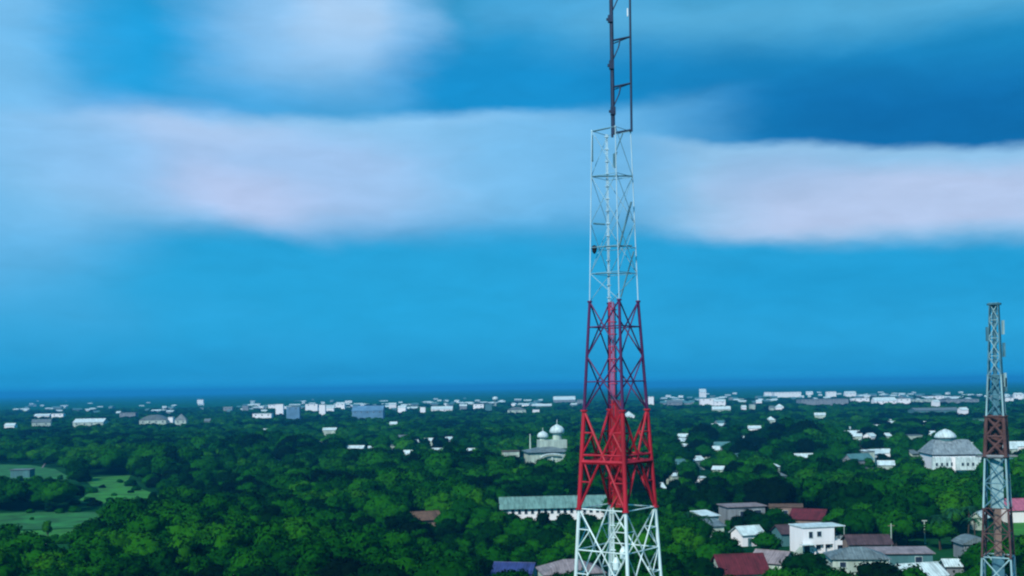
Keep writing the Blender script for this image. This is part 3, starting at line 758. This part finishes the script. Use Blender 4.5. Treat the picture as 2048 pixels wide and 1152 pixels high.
# --- far town near the horizon
FAR = [
 (8,29,847,858,'wall_white','roof_white','gable',0,'white hut nearest the left edge'),
 (67,99,828,835,'wall_white','roof_white','gable',0,'left one of two low white roofs in line near the left edge'),
 (102,127,827,836,'wall_white','roof_white','flat',0,'right one of two low white roofs in line near the left edge'),
 (64,101,839,855,'wall_pale','roof_grey','gable',14,'pale grey tilted roof under the two low white roofs'),
 (144,208,838,851,'wall_pale','roof_white','gable',0,'long white warehouse at left'),
 (238,272,825,835,'wall_grey','roof_grey','flat',0,'faint grey shed behind the long white warehouse'),
 (277,334,830,849,'wall_pale','roof_grey','barrel',0,'big pale hall with curved roof at left'),
 (336,346,834,848,'wall_white','roof_white','flat',0,'narrow white block touching the curved roof hall'),
 (349,373,828,848,'wall_pale','roof_grey','pyramid',0,'pale hut with pointed roof right of the curved roof hall'),
 (394,407,799,806,'wall_white','roof_white','flat',0,'tiny white block high on the horizon at left'),
 (408,420,838,846,'wall_grey','roof_grey','gable',0,'small dim hut between the curved hall and the clean white box'),
 (446,465,814,823,'wall_grey','roof_white','flat',0,'dim pale roof left of the distant white cluster'),
 (484,497,812,820,'wall_grey','roof_white','flat',0,'dim square block left of the distant white cluster'),
 (504,544,827,836,'wall_white','roof_white','flat',0,'clean cut long white box'),
 (536,552,809,818,'wall_white','roof_white','flat',0,'low white block above the clean cut white box'),
 (551,567,808,831,'wall_white','roof_white','flat',0,'tall white block above the clean cut white box'),
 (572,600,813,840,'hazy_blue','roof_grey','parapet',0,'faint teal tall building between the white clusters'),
 (610,636,808,822,'wall_white','roof_white','flat',0,'white block on the left of the central cluster'),
 (638,651,809,830,'wall_white','roof_white','flat',0,'tall narrow white block of the central cluster'),
 (652,668,813,824,'wall_white','roof_white','gable',0,'white gabled house of the central cluster'),
 (671,690,805,817,'wall_white','roof_white','gable',-8,'slanted white roof at the right end of the central cluster'),
 (690,704,801,806,'wall_white','roof_white','flat',0,'thin white roof just above the central cluster'),
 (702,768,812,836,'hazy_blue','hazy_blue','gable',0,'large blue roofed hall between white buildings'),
 (778,793,806,818,'wall_white','roof_white','gable',10,'small white house right of the blue roofed hall'),
 (795,812,812,823,'wall_white','roof_white','gable',-10,'second white house right of the blue roofed hall'),
 (840,851,814,826,'wall_white','roof_white','flat',0,'narrow pale block left of the long white roof'),
 (861,906,813,823,'wall_white','roof_white','gable',0,'long white roof in the centre left distance'),
 (919,934,809,820,'wall_grey','roof_white','gable',0,'slanted pale hut right of the long white roof'),
 (946,968,808,818,'wall_white','roof_white','flat',0,'bright white block beneath the round water tank'),
 (970,984,808,822,'wall_teal','roof_grey','flat',0,'dull block right of the bright white block'),
 (1014,1053,814,825,'wall_pale','roof_grey','barrel',0,'pale low hall with curved roof above the mosque'),
 (1065,1079,819,825,'wall_white','roof_white','flat',0,'tiny white strip directly above the mosque'),
 (1074,1104,808,815,'wall_grey','roof_white','gable',0,'thin pale roof above the tiny white strip'),
 (1106,1152,793,806,'wall_grey','roof_white','gable',0,'long hazy pale roof left of the tall tower'),
 (1154,1170,799,808,'wall_grey','roof_grey','flat',0,'dim block touching the left leg of the tall tower'),
 (1297,1308,793,812,'wall_white','roof_white','flat',0,'narrow white block beside the right leg of the tall tower'),
 (1283,1295,800,810,'wall_grey','roof_white','flat',0,'pale block just inside the right leg of the tall tower'),
 (1335,1366,800,812,'wall_grey','roof_grey','gable',0,'hazy grey roof right of the tall tower'),
 (1399,1413,778,793,'wall_white','roof_white','lean',0,'tall white block standing highest on the horizon'),
 (1400,1428,797,812,'wall_white','roof_white','flat',0,'brilliant white block under the tall white block'),
 (1428,1452,799,813,'wall_white','roof_white','gable',0,'brilliant white gabled hall joined to the white block'),
 (1424,1462,813,824,'wall_pale','roof_white','gable',-6,'lower pale roof beneath the brilliant white hall'),
 (1458,1466,795,802,'wall_grey','roof_white','flat',0,'dot of a pale house behind the brilliant white hall'),
 (1484,1493,811,820,'wall_white','roof_white','gable',0,'small white hut, leftmost of three right of the white hall'),
 (1500,1511,809,818,'wall_pale','roof_white','flat',0,'small pale hut, middle of three right of the white hall'),
 (1512,1524,800,807,'wall_white','roof_white','gable',-10,'small white hut, rightmost of three right of the white hall'),
 (1540,1549,812,822,'wall_pale','roof_grey','gable',0,'small dull hut left of the wedge shaped white hut'),
 (1552,1568,808,818,'wall_white','roof_white','pyramid',0,'wedge shaped white hut below the long white roofs'),
 (1529,1546,784,791,'wall_white','roof_white','flat',0,'thin white roof left of the longest white roof'),
 (1548,1604,784,794,'wall_white','roof_white','flat',0,'longest thin white roof right of centre on the horizon'),
 (1612,1626,783,790,'wall_white','roof_white','gable',-10,'small white roof right of the longest white roof'),
 (1653,1673,783,795,'wall_white','roof_white','flat',0,'square white block on the horizon'),
 (1690,1713,783,794,'wall_white','roof_white','gable',0,'white house right of the square white block'),
 (1600,1700,798,809,'wall_grey','roof_grey','flat',0,'long dim grey shed below the square white block'),
 (1704,1740,796,804,'wall_white','roof_white','flat',0,'low white shed at the left end of the white row'),
 (1748,1795,795,808,'wall_white','roof_white','gable',0,'bright long white warehouse in the right distance'),
 (1796,1822,797,808,'wall_white','roof_white','flat',0,'white block attached to the bright long warehouse'),
 (1823,1872,799,805,'wall_pale','roof_white','flat',0,'thin pale shed right of the bright long warehouse'),
 (1855,1889,792,797,'wall_white','roof_white','flat',0,'thin white roof floating above the pale shed'),
 (1868,1881,800,813,'wall_white','roof_white','gable',12,'small white house at the end of the thin pale shed'),
 (1829,1924,816,825,'wall_teal','roof_grey','gable',0,'very long teal shed above the single dome hall'),
 (1922,1938,815,830,'wall_white','roof_white','gable',10,'white end house of the very long teal shed'),
 (1890,1960,798,806,'wall_grey','roof_grey','flat',0,'long faint roof left of the smaller tower'),
 (2003,2028,795,802,'wall_white','roof_grey','flat',0,'pale roof right of the smaller tower'),
 (2029,2046,786,799,'wall_white','roof_white','gable',0,'white peaked house at the far right edge'),
]
def dist_building(e, zc):
    x0, x1, yt, yb, wall, roofm, typ, rz, label = e
    cx = (x0 + x1) / 2
    P = onz(cx, yb, zc); Y = P.y; k = Y / F
    w = (x1 - x0) * k * 0.94; ztop = at(cx, yt, Y).z
    dp = min(max(w * 0.5, 7), 30)
    vis = ztop - zc
    rh = {'gable': min(vis * .5, dp * .3), 'pyramid': vis * .6, 'barrel': vis * .55, 'flat': .25, 'parapet': .7, 'lean': vis * .4}[typ]
    h = ztop - rh
    nm = {'gable': 'gabled_building', 'pyramid': 'pavilion', 'barrel': 'curved_roof_hall', 'flat': 'flat_roofed_building', 'parapet': 'apartment_block', 'lean': 'white_block'}[typ]
    wins = []
    if h > 6 and w > 12:
        n = max(2, int(w / 7))
        for i in range(n):
            a = -w / 2 + w * (i + .5) / n
            wins.append((a - .9, a + .9, h - 2.6, h - 1.1))
    return house(nm, cx, yb, w, dp, h, rz, wall, roofm, typ, rh, 'x', label, 'building', wins=wins[:8], see=(x0, x1, yt, yb), Y=Y, oh=0.4)
for e in MIDS: dist_building(e, 3.0 if e[3] > 880 else 4.0)
for e in FAR: dist_building(e, 8.0)

# the many small houses of the town and in the woods: one mesh each, a pixel or two across
def tiny_mesh(sd):
    r = random.Random(sd); w, d, h, rh = r.uniform(8, 15), r.uniform(7, 10), r.uniform(3.2, 6.5), r.uniform(1.5, 2.6)
    b = MB(); gable_walls(b, -w/2, w/2, 0, d, h, rh); nwall = len(b.f)
    gable(b, -w/2, w/2, 0, d, h + .03, rh, .5, .12)
    me = bpy.data.meshes.new('distant_house'); me.from_pydata(b.v, [], b.f)
    me.materials.append(M[r.choice(['wall_pale', 'wall_white', 'wall_grey'])]); me.materials.append(M[r.choice(['roof_white', 'roof_white', 'roof_grey', 'roof_white', 'wall_teal'])])
    me.polygons.foreach_set('material_index', [0 if i < nwall else 1 for i in range(len(b.f))])
    return me
TINY = [tiny_mesh(i) for i in range(9)]
def tiny(px, py, z, label, group, lift=0.0):
    P = onz(px, py, z)
    o = bpy.data.objects.new('distant_house', rnd.choice(TINY)); COL.objects.link(o)
    o.location = (P.x, P.y, lift); o.rotation_euler = (0, 0, rnd.uniform(-.6, .6)); s_ = rnd.uniform(.7, 1.25) * (.75 if lift == 0 else 1)
    o.scale = (s_ * rnd.uniform(.9, 1.6), s_, 1.15 if lift == 0 and z > 5 else 1)
    tag(o, label, 'house', group); k_ = F / P.y
    KEEP.append((px - 3, px + 3, py - 4, py + 1, P.y, 0.0)); FOOT.append((P.x, P.y + 4, 9))
TB = [(20, 500, 818, 12, 'tiny pale house among the distant buildings at left', 'distant houses at left', 26),
      (500, 830, 812, 10, 'tiny pale house about the blue roofed distant hall', 'distant houses round the blue hall', 34),
      (830, 1160, 808, 9, 'tiny pale house in the distant line left of the tall tower', 'distant houses left of the tall tower', 28),
      (1320, 1560, 800, 12, 'tiny pale house about the brilliant white distant hall', 'distant houses near the white hall', 30),
      (1560, 1830, 793, 9, 'tiny pale house by the square white block on the horizon', 'distant houses near the square block', 30),
      (1830, 2048, 794, 10, 'tiny pale house in the distance behind the smaller tower', 'distant houses behind the smaller tower', 26)]
for x0, x1, yc, sp_, lb, gp_, n_ in TB:
    for i in range(int(n_ * 1.55)):
        px = rnd.uniform(x0, x1); tiny(px, yc + rnd.gauss(0, sp_ * .45), 7.0, lb, gp_, 4.2)
TM = [(520, 960, 862, 915, 'small pale hut half hidden in the middle woodland left of the mosque', 'huts hidden in the woodland at left', 12),
      (1340, 1700, 845, 940, 'small pale hut half hidden in woodland above the settlement', 'huts hidden in woodland above the settlement', 18),
      (1700, 2040, 835, 930, 'small pale hut half hidden in woodland about the single dome hall', 'huts hidden round the single dome hall', 14)]
for x0, x1, y0_, y1_, lb, gp_, n_ in TM:
    for i in range(n_): tiny(rnd.uniform(x0, x1), rnd.uniform(y0_, y1_), 4.0, lb, gp_, 0.0)
# round water tank on the horizon
wp = onz(991, 812, 8); k = wp.y / F
wt = empty('water_tank', (wp.x, wp.y, 0)); tag(wt, 'round white water tank on a stem standing above the distant roofs', 'water tower')
zb = at(991, 797.5, wp.y).z; r_ = 6 * k
MB().lathe([(r_ * math.cos(t), zb + r_ * .75 * math.sin(t)) for t in [R(a) for a in range(-85, 86, 17)]], 16).build('tank', M['roof_white'], wt, True)
MB().tube((0, 0, 0), (0, 0, zb - r_ * .7), r_ * .3, r_ * .22, 10).build('stem', M['wall_pale'], wt)

# lamp post in the right settlement
lp = onz(1850, 1088, 0); k = lp.y / F
lr = empty('lamp_post', (lp.x, lp.y, 0)); tag(lr, 'pale lamp post standing against the dark trees right of the white house', 'lamp post')
MB().tube((0, 0, 0), (-0.1, 0, 5.9), .2, .13, 8).build('pole', M['wall_pale'], lr)
MB().box(-0.7, 0.55, -.2, .2, 5.85, 6.1).build('lamp_head', M['wall_pale'], lr)
keep(1844, 1854, 1040, 1086, lp.y)
lp2 = onz(1783, 1106, 0)
p2 = empty('utility_pole', (lp2.x, lp2.y, 0)); tag(p2, 'short pale utility pole rising behind the long pale roof edge', 'pole')
MB().tube((0, 0, 0), (0, 0, 7.2), .17, .12, 8).build('pole', M['wall_pale'], p2)
MB().box(-.8, .8, -.06, .06, 6.6, 6.75).build('crossarm', M['wall_brown'], p2)
keep(1779, 1787, 1082, 1104, lp2.y)

# ------------------------------------------------------------------ trees
def ico(sub):
    bm = bmesh.new(); bmesh.ops.create_icosphere(bm, subdivisions=sub, radius=1.0)
    v = np.array([x.co[:] for x in bm.verts]); f = np.array([[q.index for q in x.verts] for x in bm.faces]); bm.free(); return v, f
IV, IF = ico(3)
def vnoise(p, seed):
    r = np.random.default_rng(seed); out = np.zeros(len(p))
    for fr, am in ((0.8, 1.0), (1.7, .6), (3.3, .4), (6.5, .25)):
        for _ in range(3):
            d = r.normal(size=3); d /= np.linalg.norm(d)
            out += am * np.sin(p @ d * fr * 2 + r.uniform(0, 6.28)) / 3
    return out

def crown_mesh(seed, rad=4.6, height=5.2, base=3.6, lobes=9, leafs=1500, spread=.62):
    r = np.random.default_rng(seed)
    V, Fq, Nn = [], [], []; off = 0
    cs = [(0, 0, base + height * .55, rad * .62)]
    for i in range(lobes):
        a = 2 * math.pi * (i + r.uniform(-.3, .3)) / lobes; q = rad * spread * r.uniform(.7, 1.1)
        cs.append((q * math.cos(a), q * math.sin(a), base + height * r.uniform(.25, .62), rad * r.uniform(.24, .40)))
    for i in range(lobes):
        a = r.uniform(0, 6.28); q = rad * .5 * r.uniform(.3, 1)
        cs.append((q * math.cos(a), q * math.sin(a), base + height * r.uniform(.66, .95), rad * r.uniform(.18, .32)))
    surf = []
    for j, (x, y, z, s) in enumerate(cs):
        n = vnoise(IV * 2.2 + j * 5.1, seed * 31 + j)
        v = IV * (s * (1 + .30 * n))[:, None] * np.array([1, 1, .82]) + np.array([x, y, z])
        V.append(v); Fq += [tuple(t) for t in (IF + off)]; off += len(v)
        nn = IV * .8 + (v - np.array([0, 0, base + height * .3])) / rad * .5
        Nn.append(nn); surf.append((v, nn, s))
    big = np.concatenate([a for a, _, _ in surf]); bn = np.concatenate([b for _, b, _ in surf])
    idx = r.integers(0, len(big), leafs)
    lv = []; ln = []
    for i in idx:
        c = big[i] + bn[i] * r.uniform(-.05, .6); s = r.uniform(.12, .34)
        q = r.normal(size=3) * .6 + bn[i]; q /= np.linalg.norm(q)
        t = np.cross(q, r.normal(size=3)); t /= np.linalg.norm(t); u = np.cross(q, t)
        lv += [c - t * s - u * s * .6, c + t * s - u * s * .6, c + t * s * .6 + u * s, c - t * s * .6 + u * s]
        nn = bn[i] + r.normal(size=3) * .25; ln += [nn] * 4
        Fq.append((off, off + 1, off + 2, off + 3)); off += 4
    V.append(np.array(lv)); Nn.append(np.array(ln))
    V = np.concatenate(V); Nn = np.concatenate(Nn); Nn /= np.linalg.norm(Nn, axis=1)[:, None]
    me = bpy.data.meshes.new('crown'); me.from_pydata(V.tolist(), [], Fq)
    me.polygons.foreach_set('use_smooth', [True] * len(me.polygons))
    me.normals_split_custom_set_from_vertices(Nn.tolist())
    me.materials.append(LEAF)
    return me
def trunk_mesh(seed, base=4.2):
    r = random.Random(seed); b = MB()
    p = Vector((0, 0, 0)); q = Vector((r.uniform(-.3, .3), r.uniform(-.3, .3), base * .6))
    b.tube(p, q, .34, .26, 8)
    for i in range(5):
        a = 2 * math.pi * i / 5 + r.uniform(-.4, .4); e = q + Vector((math.cos(a) * 2.2, math.sin(a) * 2.2, base * .75 + r.uniform(0, .8)))
        m = q.lerp(e, .5) + Vector((0, 0, -.2)); b.tube(q, m, .19, .13, 6); b.tube(m, e, .13, .06, 6)
    me = bpy.data.meshes.new('trunk'); me.from_pydata(b.v, [], b.f); me.materials.append(M['bark']); return me

KINDS_ = []
specs = [(4.8, 4.6, 3.6, 12, .66), (4.4, 5.4, 3.6, 11, .62), (5.3, 4.4, 3.4, 14, .7), (4.0, 6.2, 3.4, 11, .56),
         (5.0, 5.0, 3.2, 13, .66), (4.5, 4.2, 4.0, 10, .7), (3.7, 5.0, 3.2, 9, .6), (5.6, 5.2, 3.6, 15, .7)]
for i, (ra, hh, ba, lo, spd) in enumerate(specs):
    KINDS_.append((crown_mesh(100 + i, ra, hh, ba, lo, 2600, spd), trunk_mesh(50 + i, ba + .8), ra, ba + hh))

def palm_meshes(seed):
    r = random.Random(seed); H = 9.0; b = MB(); pts = [Vector((.25 * math.sin(t * .8) * t * .3, .1 * t, H * t / 4)) for t in range(5)]
    for i in range(4): b.tube(pts[i], pts[i + 1], .22 - .025 * i, .2 - .025 * i, 7)
    tr = bpy.data.meshes.new('trunk'); tr.from_pydata(b.v, [], b.f); tr.materials.append(M['bark'])
    top = pts[-1]; V = []; Fc = []
    for i in range(17):
        a = 2 * math.pi * i / 17 * 2.4 + r.uniform(-.2, .2); up = r.uniform(.1, 1.25); L_ = r.uniform(3.0, 3.9)
        prev = None
        for s_ in range(9):
            t = s_ / 8; rr = L_ * t * math.cos(up * (1 - t * .6)); zz = L_ * (math.sin(up) * t - 1.05 * t * t)
            c = top + Vector((math.cos(a) * rr, math.sin(a) * rr, zz)); sd_ = Vector((-math.sin(a), math.cos(a), 0))
            w = .62 * math.sin(math.pi * min(1, t * .9 + .1)) + .04
            if prev is not None:
                for sg in (-1, 1):      # drooping leaflets
                    m0, m1 = prev, c
                    base_ = len(V); tip = (m0 + m1) / 2 + sd_ * sg * w + Vector((0, 0, -.35 * w)) + (m1 - m0) * .6
                    V += [m0, m1, tip]; Fc.append((base_, base_ + 1, base_ + 2))
            prev = c
    cr = bpy.data.meshes.new('fronds'); cr.from_pydata([tuple(v) for v in V], [], Fc); cr.materials.append(PALM)
    return cr, tr
PALMS = [palm_meshes(3), palm_meshes(4)]

keep_arr = np.array(KEEP)
foot_arr = np.array(FOOT)
def allowed(x, y, rad, top):
    """may a tree of this size stand here without standing in a building, field, or hiding a building"""
    if (np.hypot(foot_arr[:, 0] - x, foot_arr[:, 1] - y) < foot_arr[:, 2] + rad * .55).any(): return False
    cx, cy = proj(x, y, top); k = F / y
    _, by = proj(x, y, top * .3)
    rx = rad * k * .62
    K = keep_arr
    m = (K[:, 4] > y - 2) & (K[:, 0] < cx + rx) & (K[:, 1] > cx - rx) & (K[:, 3] - K[:, 5] * (K[:, 3] - K[:, 2]) > cy + .5) & (K[:, 2] < by)
    if m.any(): return False
    gx, gy = proj(x, y, 0)
    mx, my = proj(x, y, top * .75)
    if gx < 480 or gx > 1960:
        for _, _, poly in FIELDS:
            if any(inpoly(cx + q * rx, cy + t * (gy - cy) , poly) for q in (-1, -.5, 0, .5, 1) for t in (0.12, .35, .6, 1)): return False
    return True

cands = []
y = 118.0
while y < 2350:
    s_ = 6.9 if y < 420 else float(np.interp(y, [420, 900, 2350], [7.3, 9.5, 15.0]))
    half = .53 * y + 10; x = -half + rnd.uniform(0, s_)
    while x < half:
        xx = x + rnd.uniform(-.36, .36) * s_; yy = y + rnd.uniform(-.36, .36) * s_
        ki = rnd.randrange(8)
        clump = 1.02 + .30 * math.sin(xx * .021 + 1.3) * math.sin(yy * .017) + .14 * math.sin(xx * .06 + yy * .045)
        sc2 = rnd.uniform(.72, 1.22) * clump * (s_ / 7.3) ** .55
        if y > 700: sc2 = min(sc2, 1.25)
        zs = sc2 * rnd.uniform(.88, 1.12) * (1.0 if y < 700 else .85)
        ra = KINDS_[ki][2] * sc2; tp = KINDS_[ki][3] * zs
        if allowed(xx, yy, ra, tp): cands.append((yy, xx, ki, sc2, zs, rnd.uniform(0, 6.28)))
        x += s_
    y += s_ * .92
cands.sort()
# the ones that show largest: nearest whose crown reaches into the frame
near = []; rest = []
for c in cands:
    yy, xx, ki, s1, zs, a = c
    px, py = proj(xx, yy, KINDS_[ki][3] * zs)
    if len(near) < 296 and -20 < px < 2068 and py < 1150: near.append(c)
    else: rest.append(c)
print('trees', len(near), len(rest), 'near to', near[-1][0])

ZN = [(0, 330, "at far left below the open field", 'near woodland trees at the left edge'),
      (330, 660, "of the woodland left of centre", 'near woodland trees left of centre'),
      (660, 980, "below the lone brown roof", 'near woodland trees below the brown roof'),
      (980, 1340, "round the tall tower's feet", 'trees round the tall tower'),
      (1340, 1600, "left of the white house", 'trees left of the white house'),
      (1600, 5000, "right of the white house", 'trees right of the white house')]
for (yy, xx, ki, s1, zs, a) in near:
    px, _ = proj(xx, yy, 5)
    _, py = proj(xx, yy, KINDS_[ki][3] * zs)
    z = next(q for q in ZN if px < q[1])
    r_ = KINDS_[ki][2] * s1
    size = 'broad crowned' if r_ > 5.3 else 'narrow crowned' if r_ < 4.2 else 'round crowned'
    row = 'cut by the bottom edge' if py > 1085 else 'in the second rows' if py > 1035 else 'in the farther rows'
    root = bpy.data.objects.new('broadleaf_tree', None); COL.objects.link(root)
    root.location = (xx, yy, 0); root.rotation_euler = (0, 0, a); root.scale = (s1, s1, zs)
    tag(root, size + ' tree ' + row + ' ' + z[2], 'tree', z[3])
    for nm, me in (('crown', KINDS_[ki][0]), ('trunk', KINDS_[ki][1])):
        o = bpy.data.objects.new(nm, me); COL.objects.link(o); o.parent = root
# lone small tree out on the near left field
lt = onz(95, 1080, 0)
root = empty('broadleaf_tree', lt); root.scale = (.42, .42, .62)
tag(root, 'lone little dark tree standing out on the open green field at left', 'tree')
for nm, me in (('crown', KINDS_[6][0]), ('trunk', KINDS_[6][1])):
    o = bpy.data.objects.new(nm, me); COL.objects.link(o); o.parent = root
for i, (px, py, s1) in enumerate([(8, 1057, .3), (20, 1060, .36), (160, 1058, .34), (172, 1056, .28), (120, 1026, .34), (60, 1026, .3), (186, 1004, .36), (176, 1003, .3), (205, 976, .3), (240, 966, .34), (262, 986, .26), (120, 960, .4), (24, 1088, .4), (150, 1086, .4), (64, 1040, .2), (228, 992, .22), (40, 1084, .5), (60, 1087, .45), (84, 1088, .5), (110, 1087, .42), (130, 1086, .5), (8, 962, .5), (40, 963, .55), (72, 963, .5), (98, 963, .45), (150, 1012, .45), (190, 1012, .5), (222, 1011, .5), (254, 1011, .45), (284, 1009, .5), (306, 997, .5), (262, 972, .5), (272, 981, .42), (176, 962, .45), (182, 986, .5), (100, 1024, .5), (150, 1024, .45), (206, 1030, .5), (208, 1042, .5), (196, 1052, .45)]):
    p = onz(px, py, 0); o = bpy.data.objects.new('bush', KINDS_[i % 8][0]); COL.objects.link(o)
    o.location = (p.x, p.y, -3.2 * s1); o.scale = (s1, s1 * 1.1, s1 * .9); o.rotation_euler = (0, 0, i * 1.7)
    tag(o, 'low dark bush on the border of the open green field at left', 'bush', 'bushes bordering the open field')
# palms on the right and a few left
pal = [(1893, 1072, 1.0), (1915, 1062, 1.1), (1936, 1084, .95), (1880, 1100, .9), (1866, 1058, 1.0), (1905, 1092, 1.0), (1800, 1080, .9), (1775, 1068, .95), (1412, 1100, .9), (1380, 1085, .85), (1952, 1108, .9)]
for i, (px, py, s1) in enumerate(pal):
    p = onz(px, py, 0); cr, tr = PALMS[i % 2]
    root = empty('palm_tree', (p.x, p.y, 0), rnd.uniform(0, 360)); root.scale = (s1, s1, s1)
    if px > 1700: tag(root, 'dark coconut palm with drooping fronds left of the smaller tower', 'palm tree', 'palms left of the smaller tower')
    else: tag(root, 'dark coconut palm left of the pale tin roofed shacks', 'palm tree', 'palms by the tin roofed shacks')
    for nm, me in (('fronds', cr), ('trunk', tr)):
        o = bpy.data.objects.new(nm, me); COL.objects.link(o); o.parent = root

# the rest of the wood: one object, crowns instanced on points
def forest(name, pts, label):
    me = bpy.data.meshes.new(name); me.vertices.add(len(pts))
    me.vertices.foreach_set('co', [c for (yy, xx, ki, s1, zs, a) in pts for c in (xx, yy, 0.0)])
    for an, ty, vals in (('scl', 'FLOAT_VECTOR', [c for p in pts for c in (p[3], p[3], p[4])]),
                         ('rot', 'FLOAT_VECTOR', [c for p in pts for c in (0, 0, p[5])])):
        at_ = me.attributes.new(an, ty, 'POINT'); at_.data.foreach_set('vector', vals)
    at_ = me.attributes.new('kind_index', 'INT', 'POINT'); at_.data.foreach_set('value', [p[2] for p in pts])
    o = bpy.data.objects.new(name, me); COL.objects.link(o)
    ng = bpy.data.node_groups.new(name, 'GeometryNodeTree')
    ng.interface.new_socket('Geometry', in_out='INPUT', socket_type='NodeSocketGeometry')
    ng.interface.new_socket('Geometry', in_out='OUTPUT', socket_type='NodeSocketGeometry')
    n = ng.nodes; l = ng.links
    gi = n.new('NodeGroupInput'); go = n.new('NodeGroupOutput'); ip = n.new('GeometryNodeInstanceOnPoints'); jn = n.new('GeometryNodeJoinGeometry')
    m2p = n.new('GeometryNodeMeshToPoints')
    l.new(gi.outputs[0], m2p.inputs[0]); l.new(m2p.outputs[0], ip.inputs['Points'])
    seen = {}
    for ob in bpy.data.objects:
        if ob.name.startswith('crown') and ob.data.name not in seen: seen[ob.data.name] = ob
    order = [seen[k_[0].name] for k_ in KINDS_ if k_[0].name in seen]
    for ob in reversed(order):
        oi = n.new('GeometryNodeObjectInfo'); oi.inputs['Object'].default_value = ob; oi.inputs['As Instance'].default_value = True
        oi.transform_space = 'ORIGINAL'; l.new(oi.outputs['Geometry'], jn.inputs[0])
    l.new(jn.outputs[0], ip.inputs['Instance']); ip.inputs['Pick Instance'].default_value = True
    def attr(nm, dt):
        q = n.new('GeometryNodeInputNamedAttribute'); q.data_type = dt; q.inputs['Name'].default_value = nm; return q.outputs['Attribute']
    l.new(attr('kind_index', 'INT'), ip.inputs['Instance Index'])
    l.new(attr('scl', 'FLOAT_VECTOR'), ip.inputs['Scale']); l.new(attr('rot', 'FLOAT_VECTOR'), ip.inputs['Rotation'])
    l.new(ip.outputs[0], go.inputs[0])
    md = o.modifiers.new('scatter', 'NODES'); md.node_group = ng
    tag(o, label, 'woodland', kind='stuff')
forest('woodland', rest, 'dense green woodland stretching from the middle distance to the town')

# far canopy beyond the counted woods: a bumpy leaf coloured sheet with real height
def far_canopy():
    ys = []; y = 2300.0
    while y < 14000: ys.append(y); y *= 1.006
    nx = 420; V = []; Fc = []
    for j, y in enumerate(ys):
        for i in range(nx):
            u = (i / (nx - 1) - .5) * 1.12; V.append((u * y, y, 0))
    V = np.array(V); V[:, :2] += nr.uniform(-3, 3, (len(V), 2))
    h = 6.4 + nr.uniform(-2.0, 1.8, len(V)) * np.clip(1.3 - V[:, 1] / 9000, .3, 1) + 1.6 * np.sin(V[:, 0] * .011 + 2) * np.sin(V[:, 1] * .006)
    V[:, 2] = h; V[:nx, 2] = 0.5
    for j in range(len(ys) - 1):
        for i in range(nx - 1):
            a = j * nx + i; Fc.append((a, a + 1, a + nx + 1, a + nx))
    me = bpy.data.meshes.new('distant_woodland'); me.from_pydata(V.tolist(), [], Fc)
    me.polygons.foreach_set('use_smooth', [True] * len(Fc)); me.materials.append(FARLEAF)
    o = bpy.data.objects.new('distant_woodland', me); COL.objects.link(o)
    tag(o, 'hazy blue green woodland canopy reaching the horizon', 'woodland', kind='stuff')
FARLEAF = mat('far_leaves', (0.006, 0.075, 0.018), 1.0, 0.5, 0.02, spec=0.0)
far_canopy()

# ------------------------------------------------------------------ haze
hz = MB().box(-15900, 15900, -1400, 26900, -1.0, 80.0).build('haze', bpy.data.materials.new('haze'))
hm = hz.data.materials[0]; hm.use_nodes = True; t = hm.node_tree; t.nodes.clear()
pv_ = t.nodes.new('ShaderNodeVolumePrincipled'); ou = t.nodes.new('ShaderNodeOutputMaterial')
pv_.inputs['Color'].default_value = (0.03, 0.40, 0.80, 1)
pv_.inputs['Density'].default_value = 0.00017
pv_.inputs['Anisotropy'].default_value = 0.0
t.links.new(pv_.outputs[0], ou.inputs['Volume'])
tag(hz, 'blue haze hanging over the far plain', 'haze', kind='stuff')
